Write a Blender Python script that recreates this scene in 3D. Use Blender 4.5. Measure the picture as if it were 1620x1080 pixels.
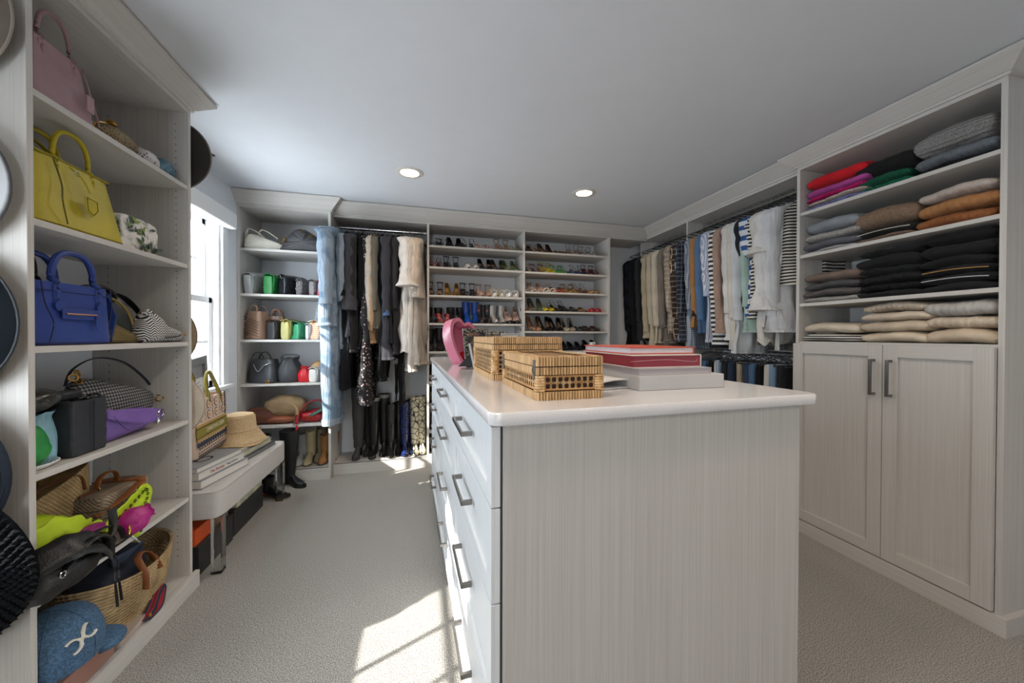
import bpy, math, random
from mathutils import Vector, Matrix
PI=math.pi; sin=math.sin; cos=math.cos; R=math.radians
for o in list(bpy.data.objects): bpy.data.objects.remove(o)
S=bpy.context.scene; COL=S.collection
# ---------------- camera
FX,PCX,PCY=580.05,821.25,535.12
YAW,PIT,ROL=.2578,.0081,.0028
EYE=Vector((0,0,1.25))
A=Matrix(((cos(YAW),-sin(YAW),0),(0,0,-1),(sin(YAW),cos(YAW),0)))
P_=Matrix(((1,0,0),(0,cos(PIT),-sin(PIT)),(0,sin(PIT),cos(PIT))))
Q_=Matrix(((cos(ROL),-sin(ROL),0),(sin(ROL),cos(ROL),0),(0,0,1)))
CM=Q_@P_@A
cd=bpy.data.cameras.new('camera'); cam=bpy.data.objects.new('camera',cd); COL.objects.link(cam)
rt,dn,fw=CM[0],CM[1],CM[2]
cam.matrix_world=Matrix(((rt[0],-dn[0],-fw[0],0),(rt[1],-dn[1],-fw[1],0),(rt[2],-dn[2],-fw[2],1.25),(0,0,0,1)))
cd.sensor_width=36; cd.lens=36*FX/1620; cd.shift_x=-(PCX-810)/1620; cd.shift_y=-(540-PCY)/1620
cd.clip_start=.02; S.camera=cam
def at(px,py,ax,val):           # a photo pixel -> the world point where its sight line meets the plane (ax = val)
    d=CM.transposed()@Vector(((px-PCX)/FX,(py-PCY)/FX,1)); return EYE+d*((val-EYE[ax])/d[ax])
# ---------------- light
w=bpy.data.worlds.new('world'); S.world=w; w.use_nodes=True
bg=w.node_tree.nodes['Background']; bg.inputs[0].default_value=(.83,.92,1,1); bg.inputs[1].default_value=11.0
sd=bpy.data.lights.new('sun','SUN'); sd.energy=13; sd.angle=R(.6); sd.color=(1,.95,.87)
sun=bpy.data.objects.new('sun',sd); COL.objects.link(sun)
sun.rotation_euler=Vector((1,.45,-.735)).to_track_quat('-Z','Y').to_euler()
WIN=((.33,1.18),(2.42,3.24)); WZ=(.87,2.12)
for i,(a,b) in enumerate(WIN):
    ld=bpy.data.lights.new('window_daylight','AREA'); ld.shape='RECTANGLE'; ld.size=b-a; ld.size_y=WZ[1]-WZ[0]
    ld.energy=1; ld.cycles.is_portal=True      # a portal gives no light itself, it only guides sampling of the sky
    lo=bpy.data.objects.new('window_daylight',ld); COL.objects.link(lo)
    lo.location=(-1.63,(a+b)/2,(WZ[0]+WZ[1])/2); lo.rotation_euler=Vector((1,0,0)).to_track_quat('-Z','Y').to_euler()
FWIN=(-1.10,-.48)       # a further window in the wall behind the viewer
ld=bpy.data.lights.new('window_daylight','AREA'); ld.shape='RECTANGLE'; ld.size=FWIN[1]-FWIN[0]; ld.size_y=WZ[1]-WZ[0]; ld.energy=1; ld.cycles.is_portal=True
lo=bpy.data.objects.new('window_daylight',ld); COL.objects.link(lo); lo.location=((FWIN[0]+FWIN[1])/2,-2.76,(WZ[0]+WZ[1])/2); lo.rotation_euler=Vector((0,1,0)).to_track_quat('-Z','Z').to_euler()
S.view_settings.view_transform='Standard'; S.view_settings.look='None'; S.view_settings.gamma=1
S.view_settings.use_curve_mapping=False; S.view_settings.exposure=0.47
CEIL=2.4229
# ---------------- materials
def lin(c): return tuple((x/12.92 if x<=.04045 else ((x+.055)/1.055)**2.4) for x in c)
def hx(h): return lin((int(h[0:2],16)/255,int(h[2:4],16)/255,int(h[4:6],16)/255))
MATS={}
def M(col,rough=.6,metal=0,pat=None,col2=None,sc=1,bump=None,bs=1,bd=.5,var=.12,name=None,thr=.5,spec=.5,trans=0,col3=None,coat=0,sheen=0,emit=0,ratio=.5,rz=0):
    key=(col,rough,metal,pat,col2,sc,bump,bs,bd,var,thr,spec,trans,col3,coat,sheen,emit,ratio,rz)
    if key in MATS: return MATS[key]
    m=bpy.data.materials.new(name or 'material_'+str(len(MATS))); m.use_nodes=True; MATS[key]=m
    nt=m.node_tree; N=nt.nodes; L=nt.links; b=N['Principled BSDF']
    def nd(t,**k):
        n=N.new(t)
        for a,v in k.items():
            if a.startswith('i_'): n.inputs[int(a[2:])].default_value=v
            else: setattr(n,a,v)
        return n
    def math_(op,x,y=None,z=None):
        n=nd('ShaderNodeMath',operation=op)
        for i,v in enumerate((x,y,z)):
            if v is None: continue
            if isinstance(v,(int,float)): n.inputs[i].default_value=v
            else: L.new(v,n.inputs[i])
        return n.outputs[0]
    c1=hx(col)+(1,); c2=(hx(col2) if col2 else hx(col))+(1,)
    b.inputs['Roughness'].default_value=rough; b.inputs['Metallic'].default_value=metal
    b.inputs['Specular IOR Level'].default_value=spec
    if coat: b.inputs['Coat Weight'].default_value=coat; b.inputs['Coat Roughness'].default_value=.1
    if sheen: b.inputs['Sheen Weight'].default_value=sheen
    if trans: b.inputs['Transmission Weight'].default_value=trans; b.inputs['IOR'].default_value=1.46
    if emit: b.inputs['Emission Color'].default_value=c1; b.inputs['Emission Strength'].default_value=emit
    tc=nd('ShaderNodeTexCoord'); obj=tc.outputs['Object']
    if rz:
        mp=nd('ShaderNodeMapping'); mp.inputs['Rotation'].default_value=rz; L.new(obj,mp.inputs[0]); obj=mp.outputs[0]
    sep=nd('ShaderNodeSeparateXYZ'); L.new(obj,sep.inputs[0])
    def ax(i): return sep.outputs[i]
    def noise(s,det=2,vec=None):
        n=nd('ShaderNodeTexNoise'); n.inputs['Scale'].default_value=s; n.inputs['Detail'].default_value=det
        L.new(vec or obj,n.inputs['Vector']); return n.outputs[0]
    def scaled(v):
        mp=nd('ShaderNodeMapping'); mp.inputs['Scale'].default_value=v; L.new(obj,mp.inputs[0]); return mp.outputs[0]
    def ramp(f,a,bb):
        n=nd('ShaderNodeMapRange'); n.inputs[1].default_value=a; n.inputs[2].default_value=bb; L.new(f,n.inputs[0]); return n.outputs[0]
    def band(i,s,r=ratio,ph=0):    # 1 inside the stripe
        x=math_('MULTIPLY_ADD',ax(i),s,ph+50); x=math_('FRACT',x); return math_('LESS_THAN',x,r)
    def mix(f,a,bb):
        n=nd('ShaderNodeMix',data_type='RGBA')
        if isinstance(f,(int,float)): n.inputs[0].default_value=f
        else: L.new(f,n.inputs[0])
        for i,v in ((6,a),(7,bb)):
            if isinstance(v,tuple): n.inputs[i].default_value=v
            else: L.new(v,n.inputs[i])
        return n.outputs[2]
    base=None
    if pat is None or pat=='plain':
        base=mix(ramp(noise(9*sc,3),.3,.7),tuple(x*(1-var) for x in c1[:3])+(1,),tuple(min(1,x*(1+var)) for x in c1[:3])+(1,))
    elif pat[:6]=='streak':
        i='xyz'.index(pat[-1]); v=[760,760,760]; v[i]=2.2
        v2=[120,120,120]; v2[i]=.8
        f=math_('MULTIPLY_ADD',noise(1,3,scaled(v)),.76,math_('MULTIPLY',noise(1,2,scaled(v2)),.24))
        base=mix(ramp(f,.34,.66),c1,c2)
    elif pat[:6]=='stripe': base=mix(band('xyz'.index(pat[-1]),sc),c1,c2)
    elif pat=='plaid':
        f=math_('MULTIPLY_ADD',band(0,sc,.3),.5,math_('MULTIPLY',band(2,sc,.3),.5)); g=math_('MAXIMUM',band(0,sc,.07,.45),band(2,sc,.07,.45))
        base=mix(g,mix(f,c1,c2),(hx(col3) if col3 else c2[:3])+(1,))
    elif pat=='check':
        f=math_('MULTIPLY_ADD',band(0,sc,.5),.5,math_('MULTIPLY',band(2,sc,.5),.5)); base=mix(f,c1,c2)
    elif pat=='spots':
        n=nd('ShaderNodeTexVoronoi'); n.inputs['Scale'].default_value=sc; L.new(obj,n.inputs['Vector'])
        base=mix(math_('LESS_THAN',n.outputs['Distance'],thr),c1,c2)
        if col3:
            base=mix(math_('LESS_THAN',n.outputs['Distance'],thr*.5),base,hx(col3)+(1,))
    elif pat=='cells':
        n=nd('ShaderNodeTexVoronoi',feature='DISTANCE_TO_EDGE'); n.inputs['Scale'].default_value=sc; L.new(obj,n.inputs['Vector'])
        base=mix(math_('LESS_THAN',n.outputs['Distance'],thr),c1,c2)
    elif pat=='blotch':
        base=mix(ramp(noise(sc,4),thr-.06,thr+.06),c1,c2)
        if col3: base=mix(ramp(noise(sc*1.7,3),.6,.64),base,hx(col3)+(1,))
    elif pat=='speckle':
        base=mix(ramp(noise(sc,1),.38,.62),c1,c2)
    elif pat=='weave':
        a_=math_('SINE',math_('MULTIPLY',math_('ADD',ax(0),ax(1)),sc)); b_=math_('SINE',math_('MULTIPLY',ax(2),sc))
        base=mix(ramp(math_('MULTIPLY',a_,b_),-.8,.8),c1,c2)
        base=mix(ramp(noise(14,3),.35,.7),base,tuple(x*.75 for x in c2[:3])+(1,))
    elif pat=='diamond':
        a_=math_('SINE',math_('MULTIPLY',math_('ADD',ax(0),ax(2)),sc)); b_=math_('SINE',math_('MULTIPLY',math_('SUBTRACT',ax(0),ax(2)),sc))
        base=mix(math_('GREATER_THAN',math_('MULTIPLY',a_,b_),thr),c1,c2)
    elif pat=='chevron':
        x=math_('PINGPONG',math_('ADD',ax(0),50),.014); f=math_('FRACT',math_('MULTIPLY_ADD',math_('ADD',ax(2),x),sc,50)); base=mix(math_('LESS_THAN',f,.5),c1,c2)
    L.new(base,b.inputs['Base Color'])
    if emit: L.new(base,b.inputs['Emission Color'])
    if bump:
        if bump=='noise': h=noise(60*bs,3)
        elif bump=='fine': h=noise(420*bs,2)
        elif bump=='drape': h=math_('MULTIPLY_ADD',noise(1,2,scaled((26,34,3.2))),7.0,noise(420*bs,2))
        elif bump=='leather':
            n=nd('ShaderNodeTexVoronoi'); n.inputs['Scale'].default_value=260*bs; L.new(obj,n.inputs['Vector']); h=n.outputs['Distance']
        elif bump[:4]=='knit':
            i='xyz'.index(bump[-1]); a_=math_('SINE',math_('MULTIPLY',ax(i),700*bs)); h=math_('MULTIPLY_ADD',noise(260*bs,2),.8,a_)
        elif bump=='weave':
            a_=math_('SINE',math_('MULTIPLY',math_('ADD',ax(0),ax(1)),520*bs)); b_=math_('SINE',math_('MULTIPLY',ax(2),520*bs)); h=math_('MULTIPLY',a_,b_)
        elif bump=='croc':
            n=nd('ShaderNodeTexVoronoi',feature='DISTANCE_TO_EDGE'); n.inputs['Scale'].default_value=60*bs; L.new(obj,n.inputs['Vector']); h=math_('MINIMUM',n.outputs['Distance'],.2)
        bn=nd('ShaderNodeBump'); bn.inputs['Strength'].default_value=bd; bn.inputs['Distance'].default_value=.002
        bn.inputs['Distance'].default_value=.004 if bump=='drape' else .002; L.new(h,bn.inputs['Height']); L.new(bn.outputs[0],b.inputs['Normal'])
    return m
# cabinetry: pale grey textured board, grain along x, y or z of the mesh
WX=M('D0CDC8',.62,spec=.3,pat='streakx',col2='BDB9B3',bump='fine',bd=.08,name='board_grain_x')
WZ_=M('D0CDC8',.62,spec=.3,pat='streakz',col2='BBB7B1',bump='fine',bd=.08,name='board_grain_z')
WE=M('E4E1DD',.6,pat='streakx',col2='DEDAD5',name='board_edge')
CHROME=M('D8D8D8',.12,1,var=.02,name='chrome'); NICKEL=M('8E8A86',.28,1,var=.05,name='brushed_nickel'); GOLD=M('C79A4B',.25,1,var=.05,name='gold_metal')
BLACKV=M('0D0D0F',.8,sheen=.3,name='black_velvet')
# ---------------- mesh helpers
class MB:
    def __init__(s): s.v=[]; s.f=[]
    def add(s,vs,fs,T=None):
        n=len(s.v); s.v+= [tuple(T@Vector(q)) for q in vs] if T else [tuple(q) for q in vs]
        s.f+=[tuple(i+n for i in f) for f in fs]; return s
    def box(s,x0,x1,y0,y1,z0,z1,T=None):
        return s.add([(x0,y0,z0),(x1,y0,z0),(x1,y1,z0),(x0,y1,z0),(x0,y0,z1),(x1,y0,z1),(x1,y1,z1),(x0,y1,z1)],
            [(0,3,2,1),(4,5,6,7),(0,1,5,4),(1,2,6,5),(2,3,7,6),(3,0,4,7)],T)
    def loft(s,rings,c0=True,c1=True,closed=True,T=None):
        n=len(rings[0]); vs=[q for r in rings for q in r]; fs=[]
        for i in range(len(rings)-1):
            for j in range(n if closed else n-1):
                k=(j+1)%n; fs.append((i*n+j,i*n+k,(i+1)*n+k,(i+1)*n+j))
        if closed and c0: fs.append(tuple(range(n))[::-1])
        if closed and c1: fs.append(tuple((len(rings)-1)*n+j for j in range(n)))
        return s.add(vs,fs,T)
    def tube(s,path,r,n=8,closed=False,flat=1,up=(0,0,1),T=None):
        path=[Vector(p) for p in path]; m=len(path); rings=[]; U=Vector(up)
        for i,p in enumerate(path):
            a=path[(i-1)%m] if (closed or i>0) else path[0]; b=path[(i+1)%m] if (closed or i<m-1) else path[-1]
            t=(b-a)
            if t.length<1e-9: t=Vector((0,0,1))
            t.normalize(); x=t.cross(U)
            if x.length<.05: x=t.cross(Vector((0,1,0)) if abs(t.y)<.9 else Vector((1,0,0)))
            x.normalize(); y=x.cross(t).normalized(); rr=r[i] if isinstance(r,(list,tuple)) else r
            f1,f2=(flat,1) if (flat<1 and abs(U.y)>.9) else (1,flat)
            rings.append([p+x*(rr*f1*cos(2*PI*k/n))+y*(rr*f2*sin(2*PI*k/n)) for k in range(n)])
        if closed: rings.append(rings[0]); return s.loft(rings,False,False,T=T)
        return s.loft(rings,T=T)
    def lathe(s,prof,n=20,fn=None,T=None,c0=True,c1=True):
        rings=[]
        for i,(r,z) in enumerate(prof):
            rings.append([(fn(r,z,2*PI*k/n) if fn else (r*cos(2*PI*k/n),r*sin(2*PI*k/n),z)) for k in range(n)])
        return s.loft(rings,c0,c1,T=T)
    def grid(s,fn,nu,nv,T=None,wu=False):
        vs=[fn(i/(nu),j/(nv)) for j in range(nv+1) for i in range(nu+1)]
        fs=[(j*(nu+1)+i,j*(nu+1)+i+1,(j+1)*(nu+1)+i+1,(j+1)*(nu+1)+i) for j in range(nv) for i in range(nu)]
        return s.add(vs,fs,T)
    def build(s,name,mat,parent=None,smooth=True,loc=None,rot=None,solid=0,bevel=0,sub=0):
        me=bpy.data.meshes.new(name); me.from_pydata(s.v,[],s.f); me.validate()
        if smooth:
            me.polygons.foreach_set('use_smooth',[True]*len(me.polygons))
            try: me.set_sharp_from_angle(angle=R(42))
            except Exception: pass
        me.materials.append(mat); me.update()
        o=bpy.data.objects.new(name,me); COL.objects.link(o)
        if parent is not None: o.parent=parent
        if loc: o.location=loc
        if rot: o.rotation_euler=rot
        if solid: m=o.modifiers.new('s','SOLIDIFY'); m.thickness=solid; m.offset=0
        if bevel: m=o.modifiers.new('b','BEVEL'); m.width=bevel; m.segments=2; m.limit_method='ANGLE'
        if sub: m=o.modifiers.new('u','SUBSURF'); m.levels=sub; m.render_levels=sub
        return o
def srect(w,d,z,n=24,e=4,cx=0,cy=0,fn=None):   # superellipse ring
    r=[]
    for k in range(n):
        a=2*PI*(k+.5)/n; c,s_=cos(a),sin(a)
        x=cx+w/2*math.copysign(abs(c)**(2/e),c); y=cy+d/2*math.copysign(abs(s_)**(2/e),s_)
        r.append(fn(x,y,z) if fn else (x,y,z))
    return r
def thing(name,label,cat,loc=(0,0,0),rz=0,group=None):
    o=bpy.data.objects.new(name,None); COL.objects.link(o); o.empty_display_size=.05
    o.location=loc; o.rotation_euler=rz if isinstance(rz,tuple) else (0,0,rz)
    o['label']=label; o['category']=cat
    if group: o['group']=group
    return o
def tag(o,label,cat,group=None,kind=None):
    o['label']=label; o['category']=cat
    if group: o['group']=group
    if kind: o['kind']=kind
    return o
def struct(o): o['kind']='structure'; return o
def dup(root,loc=None,rz=None,label=None,group=None):
    r=root.copy(); COL.objects.link(r)
    if loc is not None: r.location=loc
    if rz is not None: r.rotation_euler=rz if isinstance(rz,tuple) else (0,0,rz)
    if label: r['label']=label
    if group: r['group']=group
    for ch in list(root.children):
        c=ch.copy(); COL.objects.link(c); c.parent=r
        for g in list(ch.children):
            d=g.copy(); COL.objects.link(d); d.parent=c
    return r
def wob(seed,f=1.0):
    rr=random.Random(seed); P=[(rr.uniform(4,16)*f,rr.uniform(4,16)*f,rr.uniform(4,16)*f,rr.uniform(0,6.28),rr.uniform(.4,1)) for _ in range(5)]
    return lambda x,y,z: sum(a*sin(p*x+q*y+r*z+h) for p,q,r,h,a in P)/3
def arc(x0,x1,y,z,h,n=12,e=1.0,y2=None):      # handle arc from (x0,z) up to z+h and back to (x1,z)
    cx=(x0+x1)/2; rx=(x1-x0)/2; y2=y if y2 is None else y2
    return [(cx-rx*math.copysign(abs(cos(PI*i/n))**e,cos(PI*i/n)),y+(y2-y)*i/n,z+h*abs(sin(PI*i/n))**e) for i in range(n+1)]
# ================= room shell
WHITE=M('E9EBEE',.75,bump='noise',bd=.03,var=.01,name='painted_wall'); CWHITE=M('DCE0E5',.8,var=.01,name='painted_ceiling')
TRIM=M('F0F1F2',.4,var=.01,name='white_trim')
CARPET=M('C6C3BC',.95,pat='speckle',col2='7C7974',sc=250,bump='fine',bs=.65,bd=1.0,name='grey_carpet')
for n_ in CARPET.node_tree.nodes:
    if n_.type=='BUMP': n_.inputs['Distance'].default_value=.006
RX0,RX1,RY0,RY1=-1.47,2.80,-2.6,3.93
nt=CARPET.node_tree
struct(MB().box(RX0-.15,RX1+.15,RY0-.15,RY1+.15,-.1,0).build('floor',CARPET,smooth=False))
struct(MB().box(RX0-.15,RX1+.15,RY0-.15,RY1+.15,CEIL,CEIL+.1).build('ceiling',CWHITE,smooth=False))
struct(MB().box(RX0-.15,RX1+.15,RY1,RY1+.15,0,CEIL).build('wall_back',WHITE,smooth=False))
struct(MB().box(RX1,RX1+.15,RY0,RY1,0,CEIL).build('wall_right',WHITE,smooth=False))
m=MB()
for p in ((RX0-.15,FWIN[0],0,CEIL),(FWIN[1],RX1+.15,0,CEIL),(FWIN[0],FWIN[1],0,WZ[0]),(FWIN[0],FWIN[1],WZ[1],CEIL)): m.box(p[0],p[1],RY0-.15,RY0,p[2],p[3])
struct(m.build('wall_front',M('A49A90',.8,var=.02,name='taupe_paint'),smooth=False))
wn=bpy.data.objects.new('window_3',None); COL.objects.link(wn); struct(wn); m=MB(); a,b=FWIN
for p in ((a-.07,a,WZ[0]-.07,WZ[1]+.07),(b,b+.07,WZ[0]-.07,WZ[1]+.07),(a,b,WZ[1],WZ[1]+.07),(a,b,WZ[0]-.07,WZ[0])): m.box(p[0],p[1],RY0,RY0+.02,p[2],p[3])
m.build('casing',M('F0F1F2',.4,var=.01,name='white_trim'),wn,smooth=False)
m=MB()
for x in (a+.02,(a+b)/2,b-.02): m.box(x-.02,x+.02,RY0-.09,RY0-.06,WZ[0],WZ[1])
for z in (WZ[0]+.02,(WZ[0]+WZ[1])/2,WZ[1]-.02): m.box(a,b,RY0-.09,RY0-.06,z-.02,z+.02)
m.build('sash',M('F0F1F2',.4,var=.01,name='white_trim'),wn,smooth=False)
m=MB(); ys=[RY0]+[v for a in WIN for v in a]+[RY1]
for i in range(0,6,2): m.box(RX0-.15,RX0,ys[i],ys[i+1],0,CEIL)
for a,b in WIN: m.box(RX0-.15,RX0,a,b,0,WZ[0]); m.box(RX0-.15,RX0,a,b,WZ[1],CEIL)
struct(m.build('wall_left',WHITE,smooth=False))
GLASS=M('FFFFFF',0,trans=1,var=0,spec=.3,name='window_glass')
gn=GLASS.node_tree; gt=gn.nodes.new('ShaderNodeBsdfTransparent'); gg=gn.nodes.new('ShaderNodeBsdfGlossy'); gg.inputs['Roughness'].default_value=0
mx=gn.nodes.new('ShaderNodeMixShader'); mx.inputs[0].default_value=.06
gn.links.new(gt.outputs[0],mx.inputs[1]); gn.links.new(gg.outputs[0],mx.inputs[2]); gn.links.new(mx.outputs[0],gn.nodes['Material Output'].inputs[0])
SHADE=M('F2F2F0',.8,var=.01,name='shade_fabric')
for k,(a,b) in enumerate(WIN):
    wn=bpy.data.objects.new('window_%d'%(k+1),None); COL.objects.link(wn); struct(wn)
    z0,z1=WZ; x=RX0
    m=MB(); c=.075
    for p in ((a-c,a,z0-c,z1+c),(b,b+c,z0-c,z1+c),(a,b,z1,z1+c)): m.box(x,x+.02,p[0],p[1],p[2],p[3])
    m.build('casing',TRIM,wn,smooth=False,bevel=.003)
    MB().box(x-.1,x+.05,a-c-.02,b+c+.02,z0-.03,z0).build('sill',TRIM,wn,smooth=False,bevel=.004)
    m=MB()
    for p in ((a,a+.025,z0,z1),(b-.025,b,z0,z1),(a,b,z1-.025,z1)): m.box(x-.15,x,p[0],p[1],p[2],p[3])
    m.build('jamb',TRIM,wn,smooth=False)
    zm=1.505
    for nm,xa,s0,s1 in (('lower_sash',x-.075,z0,zm+.02),('upper_sash',x-.115,zm-.02,z1-.02)):
        m=MB(); t=.045
        for p in ((a+.025,a+.025+t,s0,s1),(b-.025-t,b-.025,s0,s1),(a+.025,b-.025,s0,s0+t),(a+.025,b-.025,s1-t,s1)): m.box(xa,xa+.035,p[0],p[1],p[2],p[3])
        sa=m.build(nm,TRIM,wn,smooth=False,bevel=.003)
        m=MB(); A0,B0=a+.07,b-.07; n=3
        for i in range(1,n): yy=A0+(B0-A0)*i/n; m.box(xa+.008,xa+.028,yy-.009,yy+.009,s0+t,s1-t)
        zz=(s0+s1)/2; m.box(xa+.008,xa+.028,A0,B0,zz-.009,zz+.009)
        m.build('muntin',TRIM,sa,smooth=False)
        MB().box(xa+.015,xa+.019,A0-.01,B0+.01,s0+.03,s1-.03).build('pane',GLASS,sa,smooth=False)
    MB().box(x+.02,x+.085,a-.05,b+.07,z1-.06,z1+.06).build('shade_valance',SHADE,wn,smooth=False,bevel=.012)
    if k==0: MB().box(x+.035,x+.040,a-.03,b+.05,1.62,z1-.05).build('added_shade_panel',SHADE,wn,smooth=False)  # unseen lowered shade, added to cut the daylight from this window
    if k==0: MB().box(x+.030,x+.045,a-.03,b+.05,1.60,1.625).build('added_shade_bar',TRIM,wn,smooth=False)  # bottom bar of that added, unseen shade
struct(MB().box(RX1-.0,RX1-.015,RY0,RY1,0,.12).build('baseboard_right',TRIM,smooth=False))
struct(MB().box(RX0,RX0+.015,2.16,3.5,0,.13).build('baseboard_left',TRIM,smooth=False,bevel=.003))
# ceiling vent near the window wall
vt=thing('ceiling_vent','white slotted air vent in the ceiling above the window','vent',(-1.375,2.69,CEIL),0)
m=MB()
for p in ((-.06,.06,-.15,-.125),(-.06,.06,.125,.15),(-.06,-.045,-.15,.15),(.045,.06,-.15,.15)): m.box(p[0],p[1],p[2],p[3],-.006,0)
m.build('frame',TRIM,vt,smooth=False)
MB().box(-.045,.045,-.125,.125,-.001,-.0002).build('backing',M('777C80',.8),vt,smooth=False)
SL=MB().box(-.044,.044,-.002,.002,-.005,-.001)
for i in range(12): 
    o=SL.build('slat',TRIM,vt,smooth=False) if i==0 else o.copy()
    if i: COL.objects.link(o); o.parent=vt
    o.location=(0,-.115+i*.021,0)
# recessed lights
LAMP=M('FFE9C4',.5,emit=14,var=0,name='lamp_lens'); RING=M('D9D6D0',.35,var=.02,name='lamp_trim')
LP=[((-.09,2.77),'round recessed ceiling light above the aisle toward the denim clothes'),((1.284,2.789),'round recessed ceiling light above the island toward the right clothes rail'),
    ((-.09,.62),'round recessed ceiling light overhead in front of the left shelves'),((1.284,.62),'round recessed ceiling light overhead near the sweater cabinet')]
LP+=[((-.09,-1.0),'round recessed ceiling light behind the viewer on the window side'),((1.284,-1.0),'round recessed ceiling light behind the viewer on the cabinet side')]
for (x,y),lb in LP:
    t=thing('recessed_light',lb,'ceiling light',(x,y,CEIL),0,'recessed ceiling lights')
    MB().lathe([(.062,-.001),(.066,-.006),(.09,-.006),(.097,-.002),(.097,0)],40,c0=False,c1=False).build('trim_ring',RING,t)
    MB().lathe([(.002,-.003),(.064,-.003)],40,c0=False,c1=False).build('lens',LAMP,t)
    ld=bpy.data.lights.new('lamp','AREA'); ld.shape='DISK'; ld.size=.12; ld.energy=4.0; ld.color=(1,.82,.64); ld.spread=R(150)
    lo=bpy.data.objects.new('lamp',ld); COL.objects.link(lo); lo.parent=t; lo.location=(0,0,-.008)
struct(MB().lathe([(.012,0),(.012,-.004),(.001,-.004)],16).build('trim_1',CWHITE,loc=(.5,3.05,CEIL)))
# ================= cabinets
HOLE=M('4A4744',.8,name='pin_hole')
def crown(w,depth,zt,pc,left,right,parent,mat=WX,d2=None):
    prof=[(0,zt-.002),(.010,zt-.002),(.010,zt+.010),(.016,zt+.012),(pc,CEIL-.016),(pc,CEIL-.006),(0,CEIL-.006)]
    pts=[]
    if left: pts.append(lambda o,z:(-o,depth,z)); pts.append(lambda o,z:(-o,-o,z))
    else: pts.append(lambda o,z:(0,-o,z))
    if right: pts.append(lambda o,z:(w+o,-o,z)); pts.append(lambda o,z:(w+o,depth,z))
    else: pts.append(lambda o,z:(w,-o,z))
    m=MB(); rings=[[p(o,z) for o,z in prof] for p in pts]
    m.loft(rings); return m.build('crown_molding',mat,parent,smooth=False)
def cabinet(name,label,loc,rz,w,depth,shelves,zt,base=.09,t=.02,pb=(0,.02),crownp=None,leftp=True,rightp=True,back=False,holes=True,baseend=(0,0)):
    c=thing(name,label,'shelf unit',loc,rz)
    if leftp: MB().box(0,t,0,depth,0,zt).build('side_panel',WZ_,c,smooth=False,bevel=.0008)
    if rightp: MB().box(w-t,w,0,depth,0,zt).build('side_panel',WZ_,c,smooth=False,bevel=.0008)
    xl,xr=(t if leftp else 0),(w-t if rightp else w)
    MB().box(xl,xr,.001,depth,zt-.02,zt).build('top_panel',WX,c,smooth=False)
    MB().box(xl,xr,.001,depth,base-.02,base).build('bottom_shelf',WX,c,smooth=False)
    MB().box(-baseend[0],w+baseend[1],-pb[1],0-.0005,0,base-.0).build('base_panel',WX,c,smooth=False,bevel=.0008)
    for z in shelves:
        s=MB().box(xl+.001,xr-.001,.004,depth,z-.02,z).build('shelf',WX,c,smooth=False,bevel=.0008)
    if crownp: crown(w,depth,zt,*crownp,parent=c)
    if holes:
        m=MB(); z=base+.1
        while z<zt-.08:
            for y in (.05,depth-.06):
                for x,sx in ((xl,1),(xr,-1)):
                    m.add([(x+sx*.0005,y+.0028*cos(k*PI/3),z+.0028*sin(k*PI/3)) for k in range(6)],[tuple(range(6))])
            z+=.032
        h=m.build('pin_hole',HOLE,c,smooth=False); h['kind']='stuff'
    return c
TL=[.46,.836,1.214,1.590,1.969]
D1=.37
cabinet('shelving_tower','tall pale wood-grain open shelf tower full of handbags at the left',(-1.0957,1.378,0),PI/2,.772,D1,TL,2.339,base=.078,crownp=(.0758,True,True),baseend=(.02,.02))
TB=[.486,.839,1.209,1.590,1.965]
cabinet('shelving_tower','narrow handbag shelf tower in the far corner beside the window',(-1.4685,3.4917,0),0,.70,.43,TB,2.318,base=.10,crownp=(.0933,False,True),pb=(0,-.02))
YB=3.5733
# hanging bay beside tower
cabinet('hanging_bay','open hanging section with a rail of dark clothes and tall boots below',(-.7665,YB,0),0,.807,.35,[],2.318,base=.095,crownp=(.0933,False,False),rightp=False,leftp=False,pb=(0,-.02))
SA=[.125,.341,.58,.808,1.095,1.366,1.634,1.903,2.105]
cabinet('shoe_shelves','left shoe shelving section beside the hanging clothes',(.0415,YB,0),0,.9395,.35,SA[1:],2.318,base=.125,crownp=(.0933,False,False),rightp=False,pb=(0,-.02))
SB=[.30,.50,.70,.89,1.09,1.295,1.50,1.698,1.90,2.105]
cabinet('shoe_shelves','right shoe shelving section beside the corner hanging rail',(.982,YB,0),0,.972,.35,SB,2.318,base=.10,crownp=(.0933,False,False),pb=(0,-.02))
cc=cabinet('corner_bay','empty corner section between the shoes and the right-hand rails',(1.955,YB,0),0,.444,.35,[],2.318,base=.10,crownp=(.0933,False,False),leftp=False,rightp=False,pb=(0,-.02),holes=False)
XB=2.40
cabinet('hanging_bay','far right hanging section with two rails of black, cream and plaid clothes',(XB,YB+.12,0),-PI/2,.77,.38,[],2.335,base=.10,crownp=(.0933,False,False),pb=(0,-.02))
cabinet('hanging_bay','near right hanging section with two rails of shirts and trousers',(XB,YB+.12-.773,0),-PI/2,1.064,.38,[],2.335,base=.10,crownp=(.0933,False,False),leftp=False,rightp=False,pb=(0,-.02))
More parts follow.
